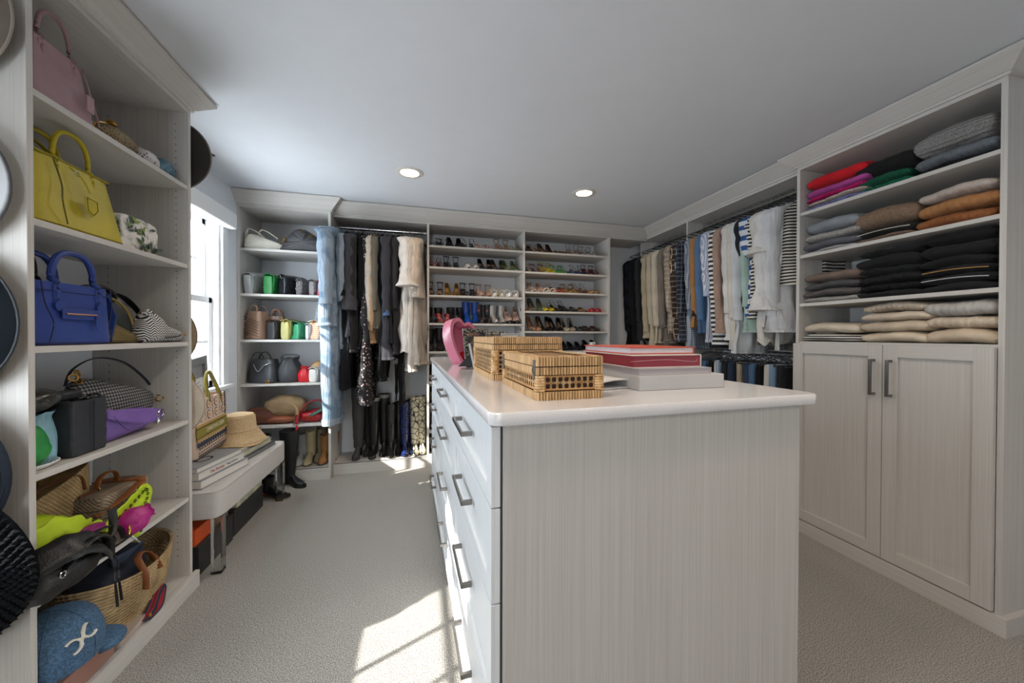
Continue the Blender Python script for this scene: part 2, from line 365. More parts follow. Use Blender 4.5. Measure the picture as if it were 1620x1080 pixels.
# sweater cabinet
XR=2.3527; YR1,YR2=.9627,1.8515
sc_=cabinet('sweater_cabinet','tall pale cabinet with folded sweaters over two shaker doors on the right',(XR,YR2,0),-PI/2,YR2-YR1,.445,[1.217,1.46,1.77,2.043],2.339,base=.078,crownp=(.0758,True,True),pb=(0,.022),baseend=(0,.022))
W=YR2-YR1
dz0,dz1=.085,1.205
for k,(a,b) in enumerate(((.0,W/2+.035-.002),(W/2+.035+.001,W-.021))):
    m=MB(); f=.062; m.box(a,b,-.008,-.001,dz0,dz1)
    for p in ((a,a+f,dz0,dz1),(b-f,b,dz0,dz1)): m.box(p[0],p[1],-.021,-.008,p[2],p[3])
    d=m.build('door',WZ_,sc_,smooth=False,bevel=.0008)
    for p in ((a+f,b-f,dz0,dz0+f),(a+f,b-f,dz1-f,dz1)): MB().box(p[0],p[1],-.021,-.008,p[2],p[3]).build('rail',WX,d,smooth=False,bevel=.0008)
    xh=b-.035 if k==0 else a+.035
    m=MB(); m.box(xh-.007,xh+.007,-.055,-.047,.94,1.13)
    for z in (.94,1.118): m.box(xh-.007,xh+.007,-.05,-.02,z,z+.012)
    m.build('handle',NICKEL,d,smooth=False,bevel=.0012)
m=MB().box(W,W+.022,-.0,.445,0,.078); m.build('base_return',WX,sc_,smooth=False)
# rods
def rod(label,p0,p1,r=.0155):
    m=MB().tube([p0,p1],r,14); o=m.build('hanging_rod',CHROME); tag(o,label,'rod','chrome clothes rods'); return o
rod('chrome rod above the denim and dark clothes on the back wall',(-.766,3.70,2.24),(.04,3.70,2.24))
RXX=2.57
rod('upper chrome rod of the near right hanging section',(RXX,2.912,2.272),(RXX,1.875,2.272)); rod('upper chrome rod of the far right hanging section',(RXX,3.90,2.272),(RXX,2.935,2.272))
rod('lower chrome rod of the near right hanging section holding trousers',(RXX,2.912,1.14),(RXX,1.875,1.14)); rod('lower chrome rod of the far right hanging section',(RXX,3.90,1.14),(RXX,2.935,1.14))
# ================= island (turned a touch from the room axes as in the photo)
IX,IY,IRZ=.1447,.80,R(2.2)
isl=thing('island','pale wood-grain island dresser with drawers on the window side','island',(IX,IY,0),IRZ)
IW,IL=.995,2.2; TOP=1.076; TH=.03
MB().box(.036,IW-.03,.020,IL-.06,0,TOP-TH).build('carcass',WZ_,isl,smooth=False,bevel=.0008)
MB().box(.030,.0355,.026,IL-.06,.0,TOP-TH).build('drawer_gap',M('4B4A49',.8),isl,smooth=False)
zs=[1.042,.853,.632,.36,.09]
cols=[(.022,.73),(.734,1.44),(1.444,2.13)]
hc=[]
for a,b in cols:
    for k in range(4):
        z1_,z0_=zs[k]-.002,zs[k+1]+.002; f=.05
        m=MB(); m.box(.016,.0295,a,b,z0_,z1_)
        for p in ((a,a+f,z0_,z1_),(b-f,b,z0_,z1_),(a+f,b-f,z0_,z0_+f*.8),(a+f,b-f,z1_-f*.8,z1_)): m.box(.008,.016,p[0],p[1],p[2],p[3])
        d=m.build('drawer',M('E9ECEE',.38,pat='streakz',col2='DDE0E3',name='drawer_face') ,isl,smooth=False,bevel=.001)
        yc=(a+b)/2+.02; zc=(z0_+z1_)/2+.01; h=.085 if True else .1
        m=MB(); m.box(-.024,-.016,yc-.11,yc+.11,zc-.007,zc+.007)
        for y in (-.11,.098): m.box(-.018,.010,yc+y,yc+y+.012,zc-.007,zc+.007)
        m.build('handle',NICKEL,d,smooth=False,bevel=.0015)
QZ=M('EBE9EA',.14,pat='speckle',col2='DDDADB',sc=420,name='quartz',coat=.3)
m=MB(); rr=[]
for z,e in ((TOP-TH,.002),(TOP-TH+.004,0),(TOP-.004,0),(TOP,.003)):
    ring=[]; x0,x1,y0,y1=e,IW+.03-e,e,IL-e; r=.03
    for cx,cy,a0 in ((x1-r,y0+r,-90),(x1-r,y1-r,0),(x0+r,y1-r,90),(x0+r,y0+r,180)):
        for i in range(7): an=R(a0+15*i); ring.append((cx+r*cos(an),cy+r*sin(an),z))
    rr.append(ring)
m.loft(rr); ct=m.build('countertop',QZ,loc=(IX,IY,0),rot=(0,0,IRZ)); tag(ct,'glossy white quartz countertop with rounded corners on the island','countertop')
# ================= builders for bags (width x, front -y, base z=0)
def cushion(out,T,p=2.6,n=8,fn=None,M4=None):
    cx=sum(a for a,b in out)/len(out); cz=sum(b for a,b in out)/len(out); rings=[]
    for i in range(n+1):
        t=-1+2*i/n; t=math.copysign(abs(t)**.7,t); s=(1-abs(t)**p)**(1/p) if abs(t)<1 else 0
        s=max(s,.02); r=[]
        for a,b in out:
            q=(cx+(a-cx)*s,T/2*t,cz+(b-cz)*s); r.append(fn(*q) if fn else q)
        rings.append(r)
    return MB().loft(rings,T=M4)
def smooth_outline(pts,n=5):     # closed Catmull-Rom through 2-D points
    r=[]; m=len(pts)
    for i in range(m):
        p0,p1,p2,p3=[pts[(i+k-1)%m] for k in range(4)]
        for j in range(n):
            t=j/n; r.append(tuple(.5*(2*b+(c-a)*t+(2*a-5*b+4*c-d)*t*t+(3*b-a-3*c+d)*t**3) for a,b,c,d in zip(p0,p1,p2,p3)))
    return r
def smooth_path(pts,n=5):
    pts=[Vector(p) for p in pts]; r=[]; m=len(pts)
    for i in range(m-1):
        p0,p1,p2,p3=pts[max(i-1,0)],pts[i],pts[i+1],pts[min(i+2,m-1)]
        for j in range(n):
            t=j/n; r.append(.5*(2*p1+(p2-p0)*t+(2*p0-5*p1+4*p2-p3)*t*t+(3*p1-p0-3*p2+p3)*t**3))
    r.append(pts[-1]); return r
def openbody(w,d,h,w2,d2,e=5,n=32,wall=.006,fn=None,levels=8,belly=0,lip=.03,prof=None):
    rings=[]; 
    rings.append(srect(w*.94,d*.9,0,n,e,fn=fn)); rings.append(srect(w,d,.008,n,e,fn=fn))
    for i in range(1,levels+1):
        t=i/levels; k=1+belly*sin(PI*t); pr=prof(t) if prof else 1
        rings.append(srect((w+(w2-w)*t)*k*pr,(d+(d2-d)*t)*k,.008+(h-.008)*t,n,e,fn=fn))
    rings.append(srect(w2-wall*2,d2-wall*2,h,n,e,fn=fn)); rings.append(srect(w2-wall*3,max(.01,d2-wall*3),h-lip,n,e,fn=fn))
    return MB().loft(rings)
def zip_and_pull(parent,x0,x1,y,z,mat=GOLD):
    MB().tube([(x0,y,z),(x1,y,z)],.002,6).build('zipper',mat,parent)
def tote(name,label,cat,loc,rz,w,d,h,w2,d2,mat,hm=None,hh=.12,hr=.006,hx_=.28,rolled=True,fn=None,belly=0,e=5,n=32,handles=2,inner=None,hy=None,edge=None):
    t=thing(name,label,cat,loc,rz); hm=hm or mat
    openbody(w,d,h,w2,d2,e=e,fn=fn,belly=belly,n=n).build('body',mat,t)
    for k in range(handles):
        y=(-d2/2-.001,d2/2+.001)[k]; X=w2*hx_
        pts=[(-X,y,h-.05),(-X,y,h)]+[(px,py,pz) for px,py,pz in arc(-X,X,y*(.8 if hy is None else hy),h+.01,hh,12,.8)]+[(X,y,h),(X,y,h-.05)]
        hd=MB().tube(smooth_path(pts,2),hr,8,flat=1 if rolled else .35).build('handle',hm,t)
        for s in (-1,1):
            MB().box(s*X-.011,s*X+.011,y*1.0-.003,y*1.0+.003,h-.075,h-.01).build('handle_tab',hm,hd,bevel=.002)
    if edge:
        MB().tube([(x,y,h+.001) for x,y,z in srect(w2-.006,d2-.006,h,28,e)],.003,6,closed=True).build('piping',edge,t)
    return t
def quilt(x,z,s=.028,a=.004):
    return a*abs(sin(PI*(x+z)/s)*sin(PI*(x-z)/s))**.5
def flapbag(name,label,cat,loc,rz,w,d,h,mat,flap=.6,q=.028,qa=.004,clasp=GOLD,chain=None,lip=.0,sag=0,flapmat=None,strap=None):
    t=thing(name,label,cat,loc,rz)
    def f(x,y,z):
        k=1+.12*sin(PI*min(1,max(0,z/h))); yy=y*k
        yy+=math.copysign(quilt(x,z,q,qa),y) if q and abs(y)>d*.3 else 0
        return (x,yy,z)
    rings=[]
    for i in range(17):
        z=h*i/16; e=min(1,(i+.3)/1.6)*min(1,(16-i+.6)/2)
        rings.append(srect(w*(.96+.04*e),d*(.75+.25*e),z,44,7,fn=f))
    MB().loft(rings).build('body',mat,t)
    def g(u,v):
        x=(u-.5)*(w+.006); L=d+h*flap; s=v*L
        if s<d*.75: y=d/2-s; z=h+.006+.010*sin(PI*s/d)
        else:
            q_=s-d*.75; ang=min(1,q_/.02)
            y=-d/2+.25*d-.25*d*ang-(.007+.006*sin(PI*min(1,q_/(h*flap)))); z=h+.004-max(0,q_-.01)
        nx=1+.0*v
        dd=quilt(x,z,q,qa) if q else 0
        rnd=.03*max(0,abs(u-.5)*2-.8)/.2*v
        return (x,y-dd*(1 if v>.3 else 0),z+dd*(1 if v<=.3 else 0)+rnd*.6)
    MB().grid(g,32,22).build('flap',flapmat or mat,t,solid=.004)
    if clasp: MB().box(-.013,.013,-d/2-.026,-d/2-.018,h*(1-flap)+.012,h*(1-flap)+.03).build('clasp',clasp,t,bevel=.003)
    if chain:
        p=smooth_path([(-w/2,0,h-.01),(-w/2-.01,0,h+.02),(-w*.2,d*.2,h+.02),(w*.2,d*.15,h+.022),(w/2+.01,0,h+.015),(w/2,0,h-.01)],5)
        MB().tube(p,.004,6).build('chain',chain,t)
    if strap:
        p=smooth_path([(-w/2,0,h-.01),(-w*.4,0,h+strap[0]*.7),(0,0,h+strap[0]),(w*.4,0,h+strap[0]*.7),(w/2,0,h-.01)],6)
        MB().tube(p,.006,8,flat=.4,up=(0,1,0)).build('strap',strap[1],t)
    return t
def bucket(name,label,cat,loc,rz,r,h,mat,lobes=9,flat=1.0,seed=1,strap=None,cord=None,neck=.72,tilt=0):
    t=thing(name,label,cat,loc,rz); wv=wob(seed,1.4)
    def f(rr,z,a):
        k=max(0,(z/h-.35)/.65); m=1+.08*k*sin(lobes*a+seed); m+=.06*wv(cos(a)*.1,sin(a)*.1,z)
        zz=z*(1-.06*max(0,cos(a+seed))*k)+.05*r*k*sin(2*int(lobes*.5)*a)
        return (rr*m*cos(a)+tilt*z,rr*m*flat*sin(a),zz)
    pr=[(r*.85,0),(r*.98,.01)]+[(r*(1+.06*sin(PI*i/8))*(1-(1-neck)*max(0,(i/8-.55)/.45)**1.2),.01+(h*.86-.01)*i/8) for i in range(1,9)]
    pr+=[(r*neck*1.02,h*.93),(r*neck*1.18,h),(r*neck*1.05,h-.006),(r*neck*.6,h*.86),(.003,h*.8)]
    MB().lathe(pr,54,f).build('body',mat,t)
    if cord: MB().tube([f(r*neck*1.02,h*.88,2*PI*i/26) for i in range(26)],.0035,6,closed=True).build('drawstring',cord,t)
    if strap:
        m_,sh=strap
        MB().tube(smooth_path([(-r*neck,0,h*.85),(-r*.6,-.01,h+sh*.7),(r*.1,0,h+sh),(r*.7,.01,h+sh*.5),(r*neck,0,h*.85)],6),.007,8,flat=.4,up=(0,1,0)).build('strap',m_,t)
    return t
def slouch(name,label,cat,loc,rz,w,d,h,mat,seed=1,amp=.25,p=.75,strap=None,hard=None):
    t=thing(name,label,cat,loc,rz); wv=wob(seed,2.2)
    rings=[]; n=56
    for i in range(25):
        ph=-PI/2+PI*i/24; c=abs(cos(ph))**p; z=h/2*(1+math.copysign(abs(sin(ph))**.8,sin(ph)))
        ring=[]
        for k in range(n):
            a=2*PI*k/n; x=w/2*c*math.copysign(abs(cos(a))**.75,cos(a)); y=d/2*c*math.copysign(abs(sin(a))**.75,sin(a))
            q=1+amp*wv(x,y,z)*.5; fo=.006*c*(abs(sin(x*38+z*30+seed))+abs(sin(z*45-x*22+seed*2))-1.2)*(h/.12); ring.append((x*q+fo*.4,y*q+math.copysign(fo,y),max(.0,z*(1+amp*.6*wv(y,x,z*.5))+fo)))
        rings.append(ring)
    MB().loft(rings).build('body',mat,t)
    if strap:
        for pts,r_,sm in strap: MB().tube(smooth_path(pts,6),r_,8,flat=.4).build('strap',sm,t)
    return t
def ringloop(parent,c,r,th,mat,rot=(0,0,0),name='ring'):
    Tm=Matrix.Translation(c)@Matrix.Rotation(rot[2],4,'Z')@Matrix.Rotation(rot[1],4,'Y')@Matrix.Rotation(rot[0],4,'X')
    return MB().tube([(r*cos(2*PI*i/18),0,r*sin(2*PI*i/18)) for i in range(18)],th,6,closed=True,up=(0,1,0),T=Tm).build(name,mat,parent)
# leathers
def LE(c,rough=.45,**k): return M(c,rough,bump='leather',bd=.25,**k)
# ================= shoes (toe -y, heel +y, centre x=0)
def prof_h(hh,plat):
    def f(s):       # s 0 heel .. 1 toe
        if s>.68: return plat+.012*max(0,(s-.85)/.15)**2
        t=1-s/.68; return plat+hh*(3*t*t-2*t*t*t) if t<1 else plat+hh
    return f
def width_at(s,toe):
    w=.5*(.028+.014*sin(PI*min(1,s/.9)))+.017*math.exp(-((s-.7)/.2)**2)
    if s<.08: w*=math.sqrt(max(.02,1-((.08-s)/.08)**2))*.9+.1
    e=.8 if toe=='point' else .88
    if s>e:
        q=(s-e)/(1-e); w*=(1-q**1.1*.94) if toe=='point' else (math.sqrt(max(0,1-q*q))*.92+.08) if toe=='round' else (1-q*.25 if q<.9 else .5)
    elif toe=='point' and s>.7: w*=1-.18*(s-.7)/.1*.5
    return w
PTS=[i/20 for i in range(21)]
def shoe(name,label,loc,rz,L=.24,hh=.09,plat=.004,toe='point',upper=None,insole=None,sole=None,heel='stiletto',style='pump',straps=(),strapm=None,group=None,bow=False,wm=1.0,ankle=0,acc=None,vamp=.62,side=1):
    t=thing(name,label,'shoe',loc,rz,group); f=prof_h(hh,plat)
    Lx=math.sqrt(max(.01,L*L-hh*hh*.8)); Y=lambda s:Lx*(.5-s)
    W=lambda s:width_at(s,toe)*wm
    m=MB(); rings=[]
    for s in PTS:
        w=W(s); z=f(s); y=Y(s); b=z-.005-(plat-.004 if plat>.012 else 0); b=max(0,b)
        rings.append([(-w,y,z),(w,y,z),(w*.96,y,b),(-w*.96,y,b)])
    m.loft(rings).build('sole',sole or M('1A1715',.5),t)
    m=MB(); m.loft([[(-W(s)*.93,Y(s),f(s)+.0015),(0,Y(s),f(s)+.0025),(W(s)*.93,Y(s),f(s)+.0015)] for s in PTS[1:]],closed=False).build('insole',insole or M('B58E70',.5),t)
    if hh>.015:
        zt=f(.09)-.003; yb=Y(.09)
        m=MB()
        if heel=='stiletto': m.lathe([(.006,0),(.0055,.01),(.006,zt*.5),(.011,zt*.85),(.019,zt)],10,T=Matrix.Translation((0,yb,0)))
        elif heel=='block': m.loft([srect(.048*wm,.045,0,12,4,0,yb-.004),srect(.05*wm,.05,zt*.6,12,4,0,yb-.006),srect(.052*wm,.062,zt,12,4,0,yb-.012)])
        elif heel=='wedge':
            m.loft([[(-W(s)*.9,Y(s),0),(W(s)*.9,Y(s),0),(W(s)*.94,Y(s),max(.001,f(s)-.004)),(-W(s)*.94,Y(s),max(.001,f(s)-.004))] for s in PTS[:14]])
        m.build('heel',sole if heel!='stiletto' and sole else (upper or M('111111',.3)),t)
    if style in('pump','slingback','mule','loafer','flat','bootie'):
        # vamp
        v=vamp; m=MB(); rings=[]; SS=[v+(1-v)*i/8 for i in range(9)]
        Hh=.043 if style!='bootie' else .06
        for s in SS:
            w=W(s)*1.04; H=Hh*(1-(s-v)/(1-v)*.62); y=Y(s); z=f(s)-.003
            rings.append([(w*cos(a),y,z+H*abs(sin(a))**.8) for a in [PI*k/10 for k in range(11)]])
        rings.append([(x*.15,Y(1)-.004,f(1)+(z-f(1))*.25) for x,y,z in rings[-1]])
        m.loft(rings,closed=False).build('upper',upper,t,solid=.0015)
        if style in('pump','loafer','flat','slingback'):
            m=MB(); n=20; rr=[]
            s_end=v+.05 if style!='slingback' else .0
            if style=='slingback':
                m.tube(smooth_path([(W(v)*1.0,Y(v+.03),f(v)+.03),(W(.35),Y(.3),f(.3)+.035),(W(.1)*1.1,Y(.05),f(.05)+.045),(0,Y(-.01),f(0)+.05),(-W(.1)*1.1,Y(.05),f(.05)+.045),(-W(.35),Y(.3),f(.3)+.035),(-W(v),Y(v+.03),f(v)+.03)],5),.003,6,flat=.5)
                m.build('strap',strapm or upper,t)
            else:
                for i in range(n+1):
                    q=-1+2*i/n; s=abs(q)**1.3*(v+.04); sg=math.copysign(1,q) if q else 0
                    w=W(max(s,.004))*1.03; hw=.05-.022*(s/(v+.04)); 
                    x=sg*w if s>.03 else w*q*3; x=max(-w,min(w,x)) if s>.0 else 0
                    y=Y(s)+(.003 if s<.03 else 0)
                    rr.append([(x,y,f(s)-.004),(x*1.03,y+.002,f(s)+hw*.5),(x*.96,y,f(s)+hw)])
                m.loft(rr,closed=False).build('counter',upper,t,solid=.0018)
    for (s0,s1,H,wd) in straps:      # straps over the foot: from s0 to s1, height, width
        pts=[]
        for k in range(11):
            a=PI*k/10; s=s0+(s1-s0)*k/10; w=W(s)*1.03
            pts.append((w*cos(a),Y(s),f(s)-.002+H*abs(sin(a))**.85))
        MB().tube(pts,wd/2,6,flat=.25,up=(0,1,0)).build('strap',strapm or upper,t)
    if ankle:
        z0=f(.08)+ankle*.62; pts=[(.032*cos(2*PI*k/16),Y(.16)+.036*sin(2*PI*k/16)+.008*cos(2*PI*k/16),z0+.010*sin(2*PI*k/16)) for k in range(16)]
        MB().tube(pts,.0035,6,closed=True).build('ankle_strap',strapm or upper,t)
        for s in (-1,1): MB().tube([(s*W(.08),Y(.06),f(.06)),(s*.028,Y(.08),z0)],.003,6).build('strap',strapm or upper,t)
    if bow:
        for s in (-1,1): MB().add([(0,Y(.8)-.006,f(.8)+.03),(s*.03,Y(.8)-.012,f(.8)+.045),(s*.034,Y(.8)-.012,f(.8)+.02)],[(0,1,2)]).build('bow',acc or upper,t,solid=.006)
    return t
def boot(name,label,loc,rz,L=.26,hh=.06,shaft=.18,rt=.055,ra=.036,mat=None,sole=None,heel='block',toe='round',plat=.008,slouch_=0,group=None,seed=1,trim=None,lace=None,wm=1.05,notch=0,insole=None):
    t=thing(name,label,'boot',loc,rz,group); f=prof_h(hh,plat); Lx=math.sqrt(max(.01,L*L-hh*hh*.8)); Y=lambda s:Lx*(.5-s); W=lambda s:width_at(s,toe)*wm
    sole=sole or M('141211',.6)
    m=MB(); rings=[]
    for s in PTS:
        w=W(s)*1.03; z=f(s)+.002; y=Y(s); b=max(0,z-.007-(plat-.006 if plat>.012 else 0)); rings.append([(-w,y,z),(w,y,z),(w,y,b),(-w,y,b)])
    m.loft(rings).build('sole',sole,t)
    if hh>.012:
        zt=f(.09)-.003; yb=Y(.1); m=MB()
        if heel=='stiletto': m.lathe([(.007,0),(.006,.01),(.007,zt*.5),(.013,zt*.85),(.021,zt)],10,T=Matrix.Translation((0,yb,0)))
        else: m.loft([srect(.052*wm,.05,0,12,4,0,yb-.004),srect(.056*wm,.06,zt,12,4,0,yb-.010)])
        m.build('heel',sole,t)
    m=MB(); rings=[]; n=14
    for i in range(15):
        s=i/14; w=W(max(.01,min(s,.995)))*1.0; H=.055+.045*max(0,1-abs(s-.1)/.45) if s<.55 else .055-.03*(s-.55)/.45
        if s<.06: H*=.9
        y=Y(s); z=f(s)-.001
        rings.append([(w*1.02*math.copysign(abs(cos(a))**.7,cos(a)),y,z+H*max(0,sin(a))**.8) for a in [PI*k/n for k in range(n+1)]])
    rings.append([(x*.1,Y(1)-.003,f(1)+(z-f(1))*.2) for x,y,z in rings[-1]])
    rings.insert(0,[(x*.1,Y(0)+.002,z) for x,y,z in rings[0]])
    ub=m.loft(rings,closed=False).build('foot',mat,t)
    wv=wob(seed,3); z0=f(.2)+.02; m=MB(); rings=[]; NN=26; 
    def ringat(z,k=1):
        u=(z-z0)/max(.02,shaft); r=ra+(rt-ra)*min(1,u**.8 if u>0 else 0); sl=slouch_*sin(u*38+seed)*math.exp(-(u*2.4)**2)+slouch_*.35*sin(u*23+seed)
        cy=Y(.2)-(.006*u)+slouch_*.5*sin(u*17+2)
        R_=[]
        for a in range(NN):
            an=2*PI*a/NN; q=1+.035*wv(cos(an)*.3,sin(an)*.3,z)+sl*8*(.6+.4*sin(an*2+u*9))
            zz=z-(notch*max(0,abs(sin(an))-.5)*2 if u>.98 else 0)
            R_.append((r*k*q*cos(an)*.92,cy+r*k*q*1.08*sin(an),zz))
        return R_
    lv=max(8,int(shaft/.016))
    for i in range(lv+1): rings.append(ringat(z0+shaft*i/lv))
    rings.append(ringat(z0+shaft,.93)); rings.append(ringat(z0+shaft-.04,.9))
    m.loft(rings).build('shaft',mat,t)
    if trim:
        m=MB(); m.loft([ringat(z0+shaft-.03,1.03),ringat(z0+shaft+.002,1.03),ringat(z0+shaft+.003,.9)],False,False).build('cuff',trim,t)
    if lace:
        for i in range(5):
            z=z0-.005+i*shaft/6; MB().tube([(-.018,Y(.2)-ra*1.12-.012+.01*i/5,z),(.018,Y(.2)-ra*1.12-.012+.01*i/5,z+.006)],.0025,5).build('lace',lace,t)
    return t
# ================= garments (shoulder axis x, thickness y, hanging down from z=0 at the hook bend)
def hanger_mesh():
    h=MB().tube(smooth_path([(0,0,.0),(0,0,-.045),(0,0,-.052)],2),.0017,6)
    h.tube([(.017*sin(a),0,.017*0+.017*cos(a)+.0) for a in [R(-100+i*26) for i in range(11)]],.0017,6)
    b=MB().tube(smooth_path([(-.205,0,-.118),(-.17,0,-.095),(0,0,-.05),(.17,0,-.095),(.205,0,-.118)],4),.0055,6,flat=.6)
    c=MB().tube([(-.2,0,-.118),(.2,0,-.118)],.004,6)
    return h,b,c
_h=[None]
def hanger(label,loc,rz,mat=BLACKV,group='clothes hangers on the rails',bar=True):
    k=mat.name
    if not isinstance(_h[0],dict): _h[0]={}
    if k not in _h[0]:
        h,b,c=hanger_mesh(); t=thing('clothes_hanger',label,'hanger',loc,rz,group)
        h.build('hook',CHROME,t); a=b.build('shoulder_arm',mat,t); c.build('trouser_bar',mat,t)
        _h[0][k]=t; return t
    return dup(_h[0][k],loc,rz,label,group)
def garment(name,label,cat,loc,rz,mat,w=.21,length=.65,th=.028,sleeve=.5,sm=None,flare=1.15,seed=1,collar=None,cuff=None,buttons=None,sr=.045,srot=.0,hem=None,waist=1,slant=0,ruf=0,neckw=.06,tier=None,lowhem=0,open_=False):
    if not isinstance(rz,tuple): rz=rz+R(((seed*37)%13-6)*1.1)
    loc=(loc[0],loc[1],loc[2]-.022)
    t=thing(name,label,cat,loc,rz); wv=wob(seed,1.6); n=36; rings=[]
    if name=='_': pass
    zs_=[(-.052,neckw,.018),(-.068,neckw+.05,.022),(-.09,w*.75,.026),(-.118,w*.97,.028),(-.15,w*1.02,th)]
    K=14
    for i in range(1,K+1):
        u=i/K; ww=w*(1.02+(flare-1.02)*u)*(1-(1-waist)*math.exp(-((u-.45)/.2)**2)); zs_.append((-.15-(length-.15)*u,ww,th*(1.0+.45*u)))
    for z,hw,tt in zs_:
        u=max(0,(-z-.12)/length); ring=[]
        for k in range(n):
            a=2*PI*k/n; c,s_=cos(a),sin(a)
            x=hw*math.copysign(abs(c)**.9,c); fold=.012*u*sin(a*5+seed+z*3)+.014*min(1,u*3)*wv(x,0,z)
            y=tt*math.copysign(abs(s_)**.7,s_)*(1+.38*sin(x*48+seed+2*sin(z*6+seed))*min(1,u*2.2))+fold*1.5+slant*u
            ring.append((x+.008*wv(0,a*.1,z)*u,y,z-(hem or 0)*u*abs(c)*.5+(ruf*sin(a*7)*.01*u)))
        rings.append(ring)
    if lowhem: pass
    MB().loft(rings).build('body',mat,t)
    MB().loft([[(x*1.012,y*1.06,z+dz) for x,y,z in rings[-1]] for dz in (.022,.0,-.003)],False,False).build('hem',mat,t,solid=.0015)
    sm=sm or mat
    if sleeve:
        for sd in (-1,1):
            L=sleeve; pts=[(w*.86,-.112),(w*1.06,-.15),(w*1.13,-.22),(w*1.12,-.15-L*.45),(w*1.08,-.15-L*.75),(w*1.04,-.15-L)]
            pp=smooth_path([(sd*x,.004*sd+slant*.3*min(1,-z),z) for x,z in pts],4); m_=len(pp); rs=[]
            wv2=wob(seed+3+sd,3)
            for i,p in enumerate(pp):
                u=i/(m_-1); rr=sr*(1.08-.42*u)*(1+.14*wv2(0,0,p.z*2))
                if ruf and u>.8: rr*=1+1.2*(u-.8)/.2
                rs.append([(p.x+rr*.95*cos(2*PI*k/16)*(1+.08*sin(3*2*PI*k/16+p.z*40)),p.y+rr*.80*sin(2*PI*k/16)*(1+.12*sin(p.z*38+k*.8+seed)),p.z+.004*cos(2*PI*k/16)*sd) for k in range(16)])
            so=MB().loft(rs).build('sleeve',sm,t)
            if cuff:
                p=pp[-1]; rr=sr*.68
                MB().loft([[(p.x+rr*q*cos(2*PI*k/16),p.y+rr*.75*q*sin(2*PI*k/16),p.z+dz) for k in range(16)] for q,dz in ((.9,.05),(1.02,.048),(1.05,.0),(.85,-.002))]).build('cuff',cuff,so)
                if buttons: MB().lathe([(.0045,0),(.0045,.002),(.001,.0025)],10,T=Matrix.Translation((p.x+sd*0,p.y-rr*.8,p.z+.02))@Matrix.Rotation(PI/2,4,'X')).build('button',buttons,so)
    if collar:
        m=MB()
        for q in (0,1):
            m.loft([[(neckw*1.05*cos(a),(.026+.006*q)*sin(a)*1.2,-.042-.026*q-.01*abs(sin(a))) for a in [2*PI*k/20 for k in range(20)]],
                    [(neckw*1.25*cos(a),(.034)*sin(a)*1.2,-.07-.02*abs(sin(a))) for a in [2*PI*k/20 for k in range(20)]]],False,False)
            break
        m.build('collar',collar,t,solid=.003)
    if tier:
        for (zt_,ww,L,tm) in tier:
            rs=[]
            for i in range(6):
                u=i/5; rs.append([((ww*(1+.25*u))*cos(a),(th*1.15+.014*u)*sin(a)*(1+.3*u*sin(a*8+seed)),zt_-L*u+.008*u*sin(a*8)) for a in [2*PI*k/40 for k in range(40)]])
            MB().loft(rs,False,False).build('ruffle',tm,t,solid=.002)
    return t
def trousers(name,label,cat,loc,rz,mat,w=.17,z0=-.12,length=.9,th=.035,seed=1,flare=1.0,cuff=None,band=None,seam=None):
    t=thing(name,label,cat,loc,rz); wv=wob(seed,1.5)
    for sd in (-1,1):
        rs=[]
        for i in range(16):
            u=i/15; ww=w*.5*(1.05-.25*u+(flare-1)*u); cx=sd*w*.5*(1-.1*u)
            rs.append([(cx+ww*cos(a)+.006*wv(0,0,u),th*sin(a)*(1-.25*u)*(1+.15*sin(a*3+seed))+.012*wv(cx,0,-u)*u,z0-length*u) for a in [2*PI*k/18 for k in range(18)]])
        lg=MB().loft(rs).build('leg',mat,t)
        if seam: MB().tube([r[q] for r in rs for q in (13,)],.0022,5).build('seam',seam,lg); MB().tube([r[10] for r in rs],.0018,5).build('seam',seam,lg)
        if cuff: MB().loft([[(x+(x-sd*w*.45)*.05,y*1.08,z+dz) for x,y,z in rs[-1]] for dz in (.05,-.003)],False,False).build('cuff',cuff,lg)
    MB().loft([srect(w*2.05,th*2.1,z0+.03,24,3),srect(w*2.07,th*2.2,z0-.05,24,3)]).build('waistband',band or mat,t)
    return t
def folded(label,loc,w,d,h,mat,seed=1,name='folded_sweater',group=None,sag=.012,edge=None,rz=-PI/2,layers=1,cat='sweater'):
    # folded garment: width x, front -y; one plump fold with a crease at each end
    t=thing(name,label,cat,loc,rz,group); m=MB(); h*=1.07; rg=random.Random(seed); a1,a2,a3=rg.uniform(0,6),rg.uniform(0,6),rg.uniform(0,6)
    lf=rg.uniform(-.006,.008); tw=rg.uniform(-.010,.010); rings=[]; N=30; Q_=28
    for i in range(N+1):
        t_=-1+2*i/N; k=(1-abs(t_)**11)**.5 if abs(t_)<1 else 0
        k=max(.10,k); ring=[]
        for q in range(Q_):
            a=2*PI*q/Q_; c,s_=cos(a),sin(a)
            yy=d/2*math.copysign(abs(c)**.55,c)*(.93+.07*k); zz=h/2*math.copysign(abs(s_)**.9,s_)*k
            cr=0
            if abs(t_)>.55: cr=-.16*((abs(t_)-.55)/.45)*math.exp(-(s_/.28)**2)      # the crease between folded layers
            x=w/2*t_*(1+cr*.5)+tw*yy/d; yy=yy*(1+cr*.2)+lf
            z=h/2+zz*(1+cr)-sag*.8*(t_*t_)*(.4+.6*(s_+1)/2)*1.0+.0030*sin(t_*4+a1)+.0022*sin(yy*26+a2+t_*2)+.0012*sin(t_*13+a3+yy*9)
            ring.append((x,yy,max(z,.0005+.25*h*(1-k) if s_<0 else .0008)))
        rings.append(ring)
    MB().loft(rings).build('fold',mat,t)
    if edge: MB().tube([(w/2*(-.85+1.7*i/14),-d/2-.001+lf,h*.45-.010*(-.85+1.7*i/14)**2) for i in range(15)],.0022,5).build('trim_stripe',edge,t)
    return t
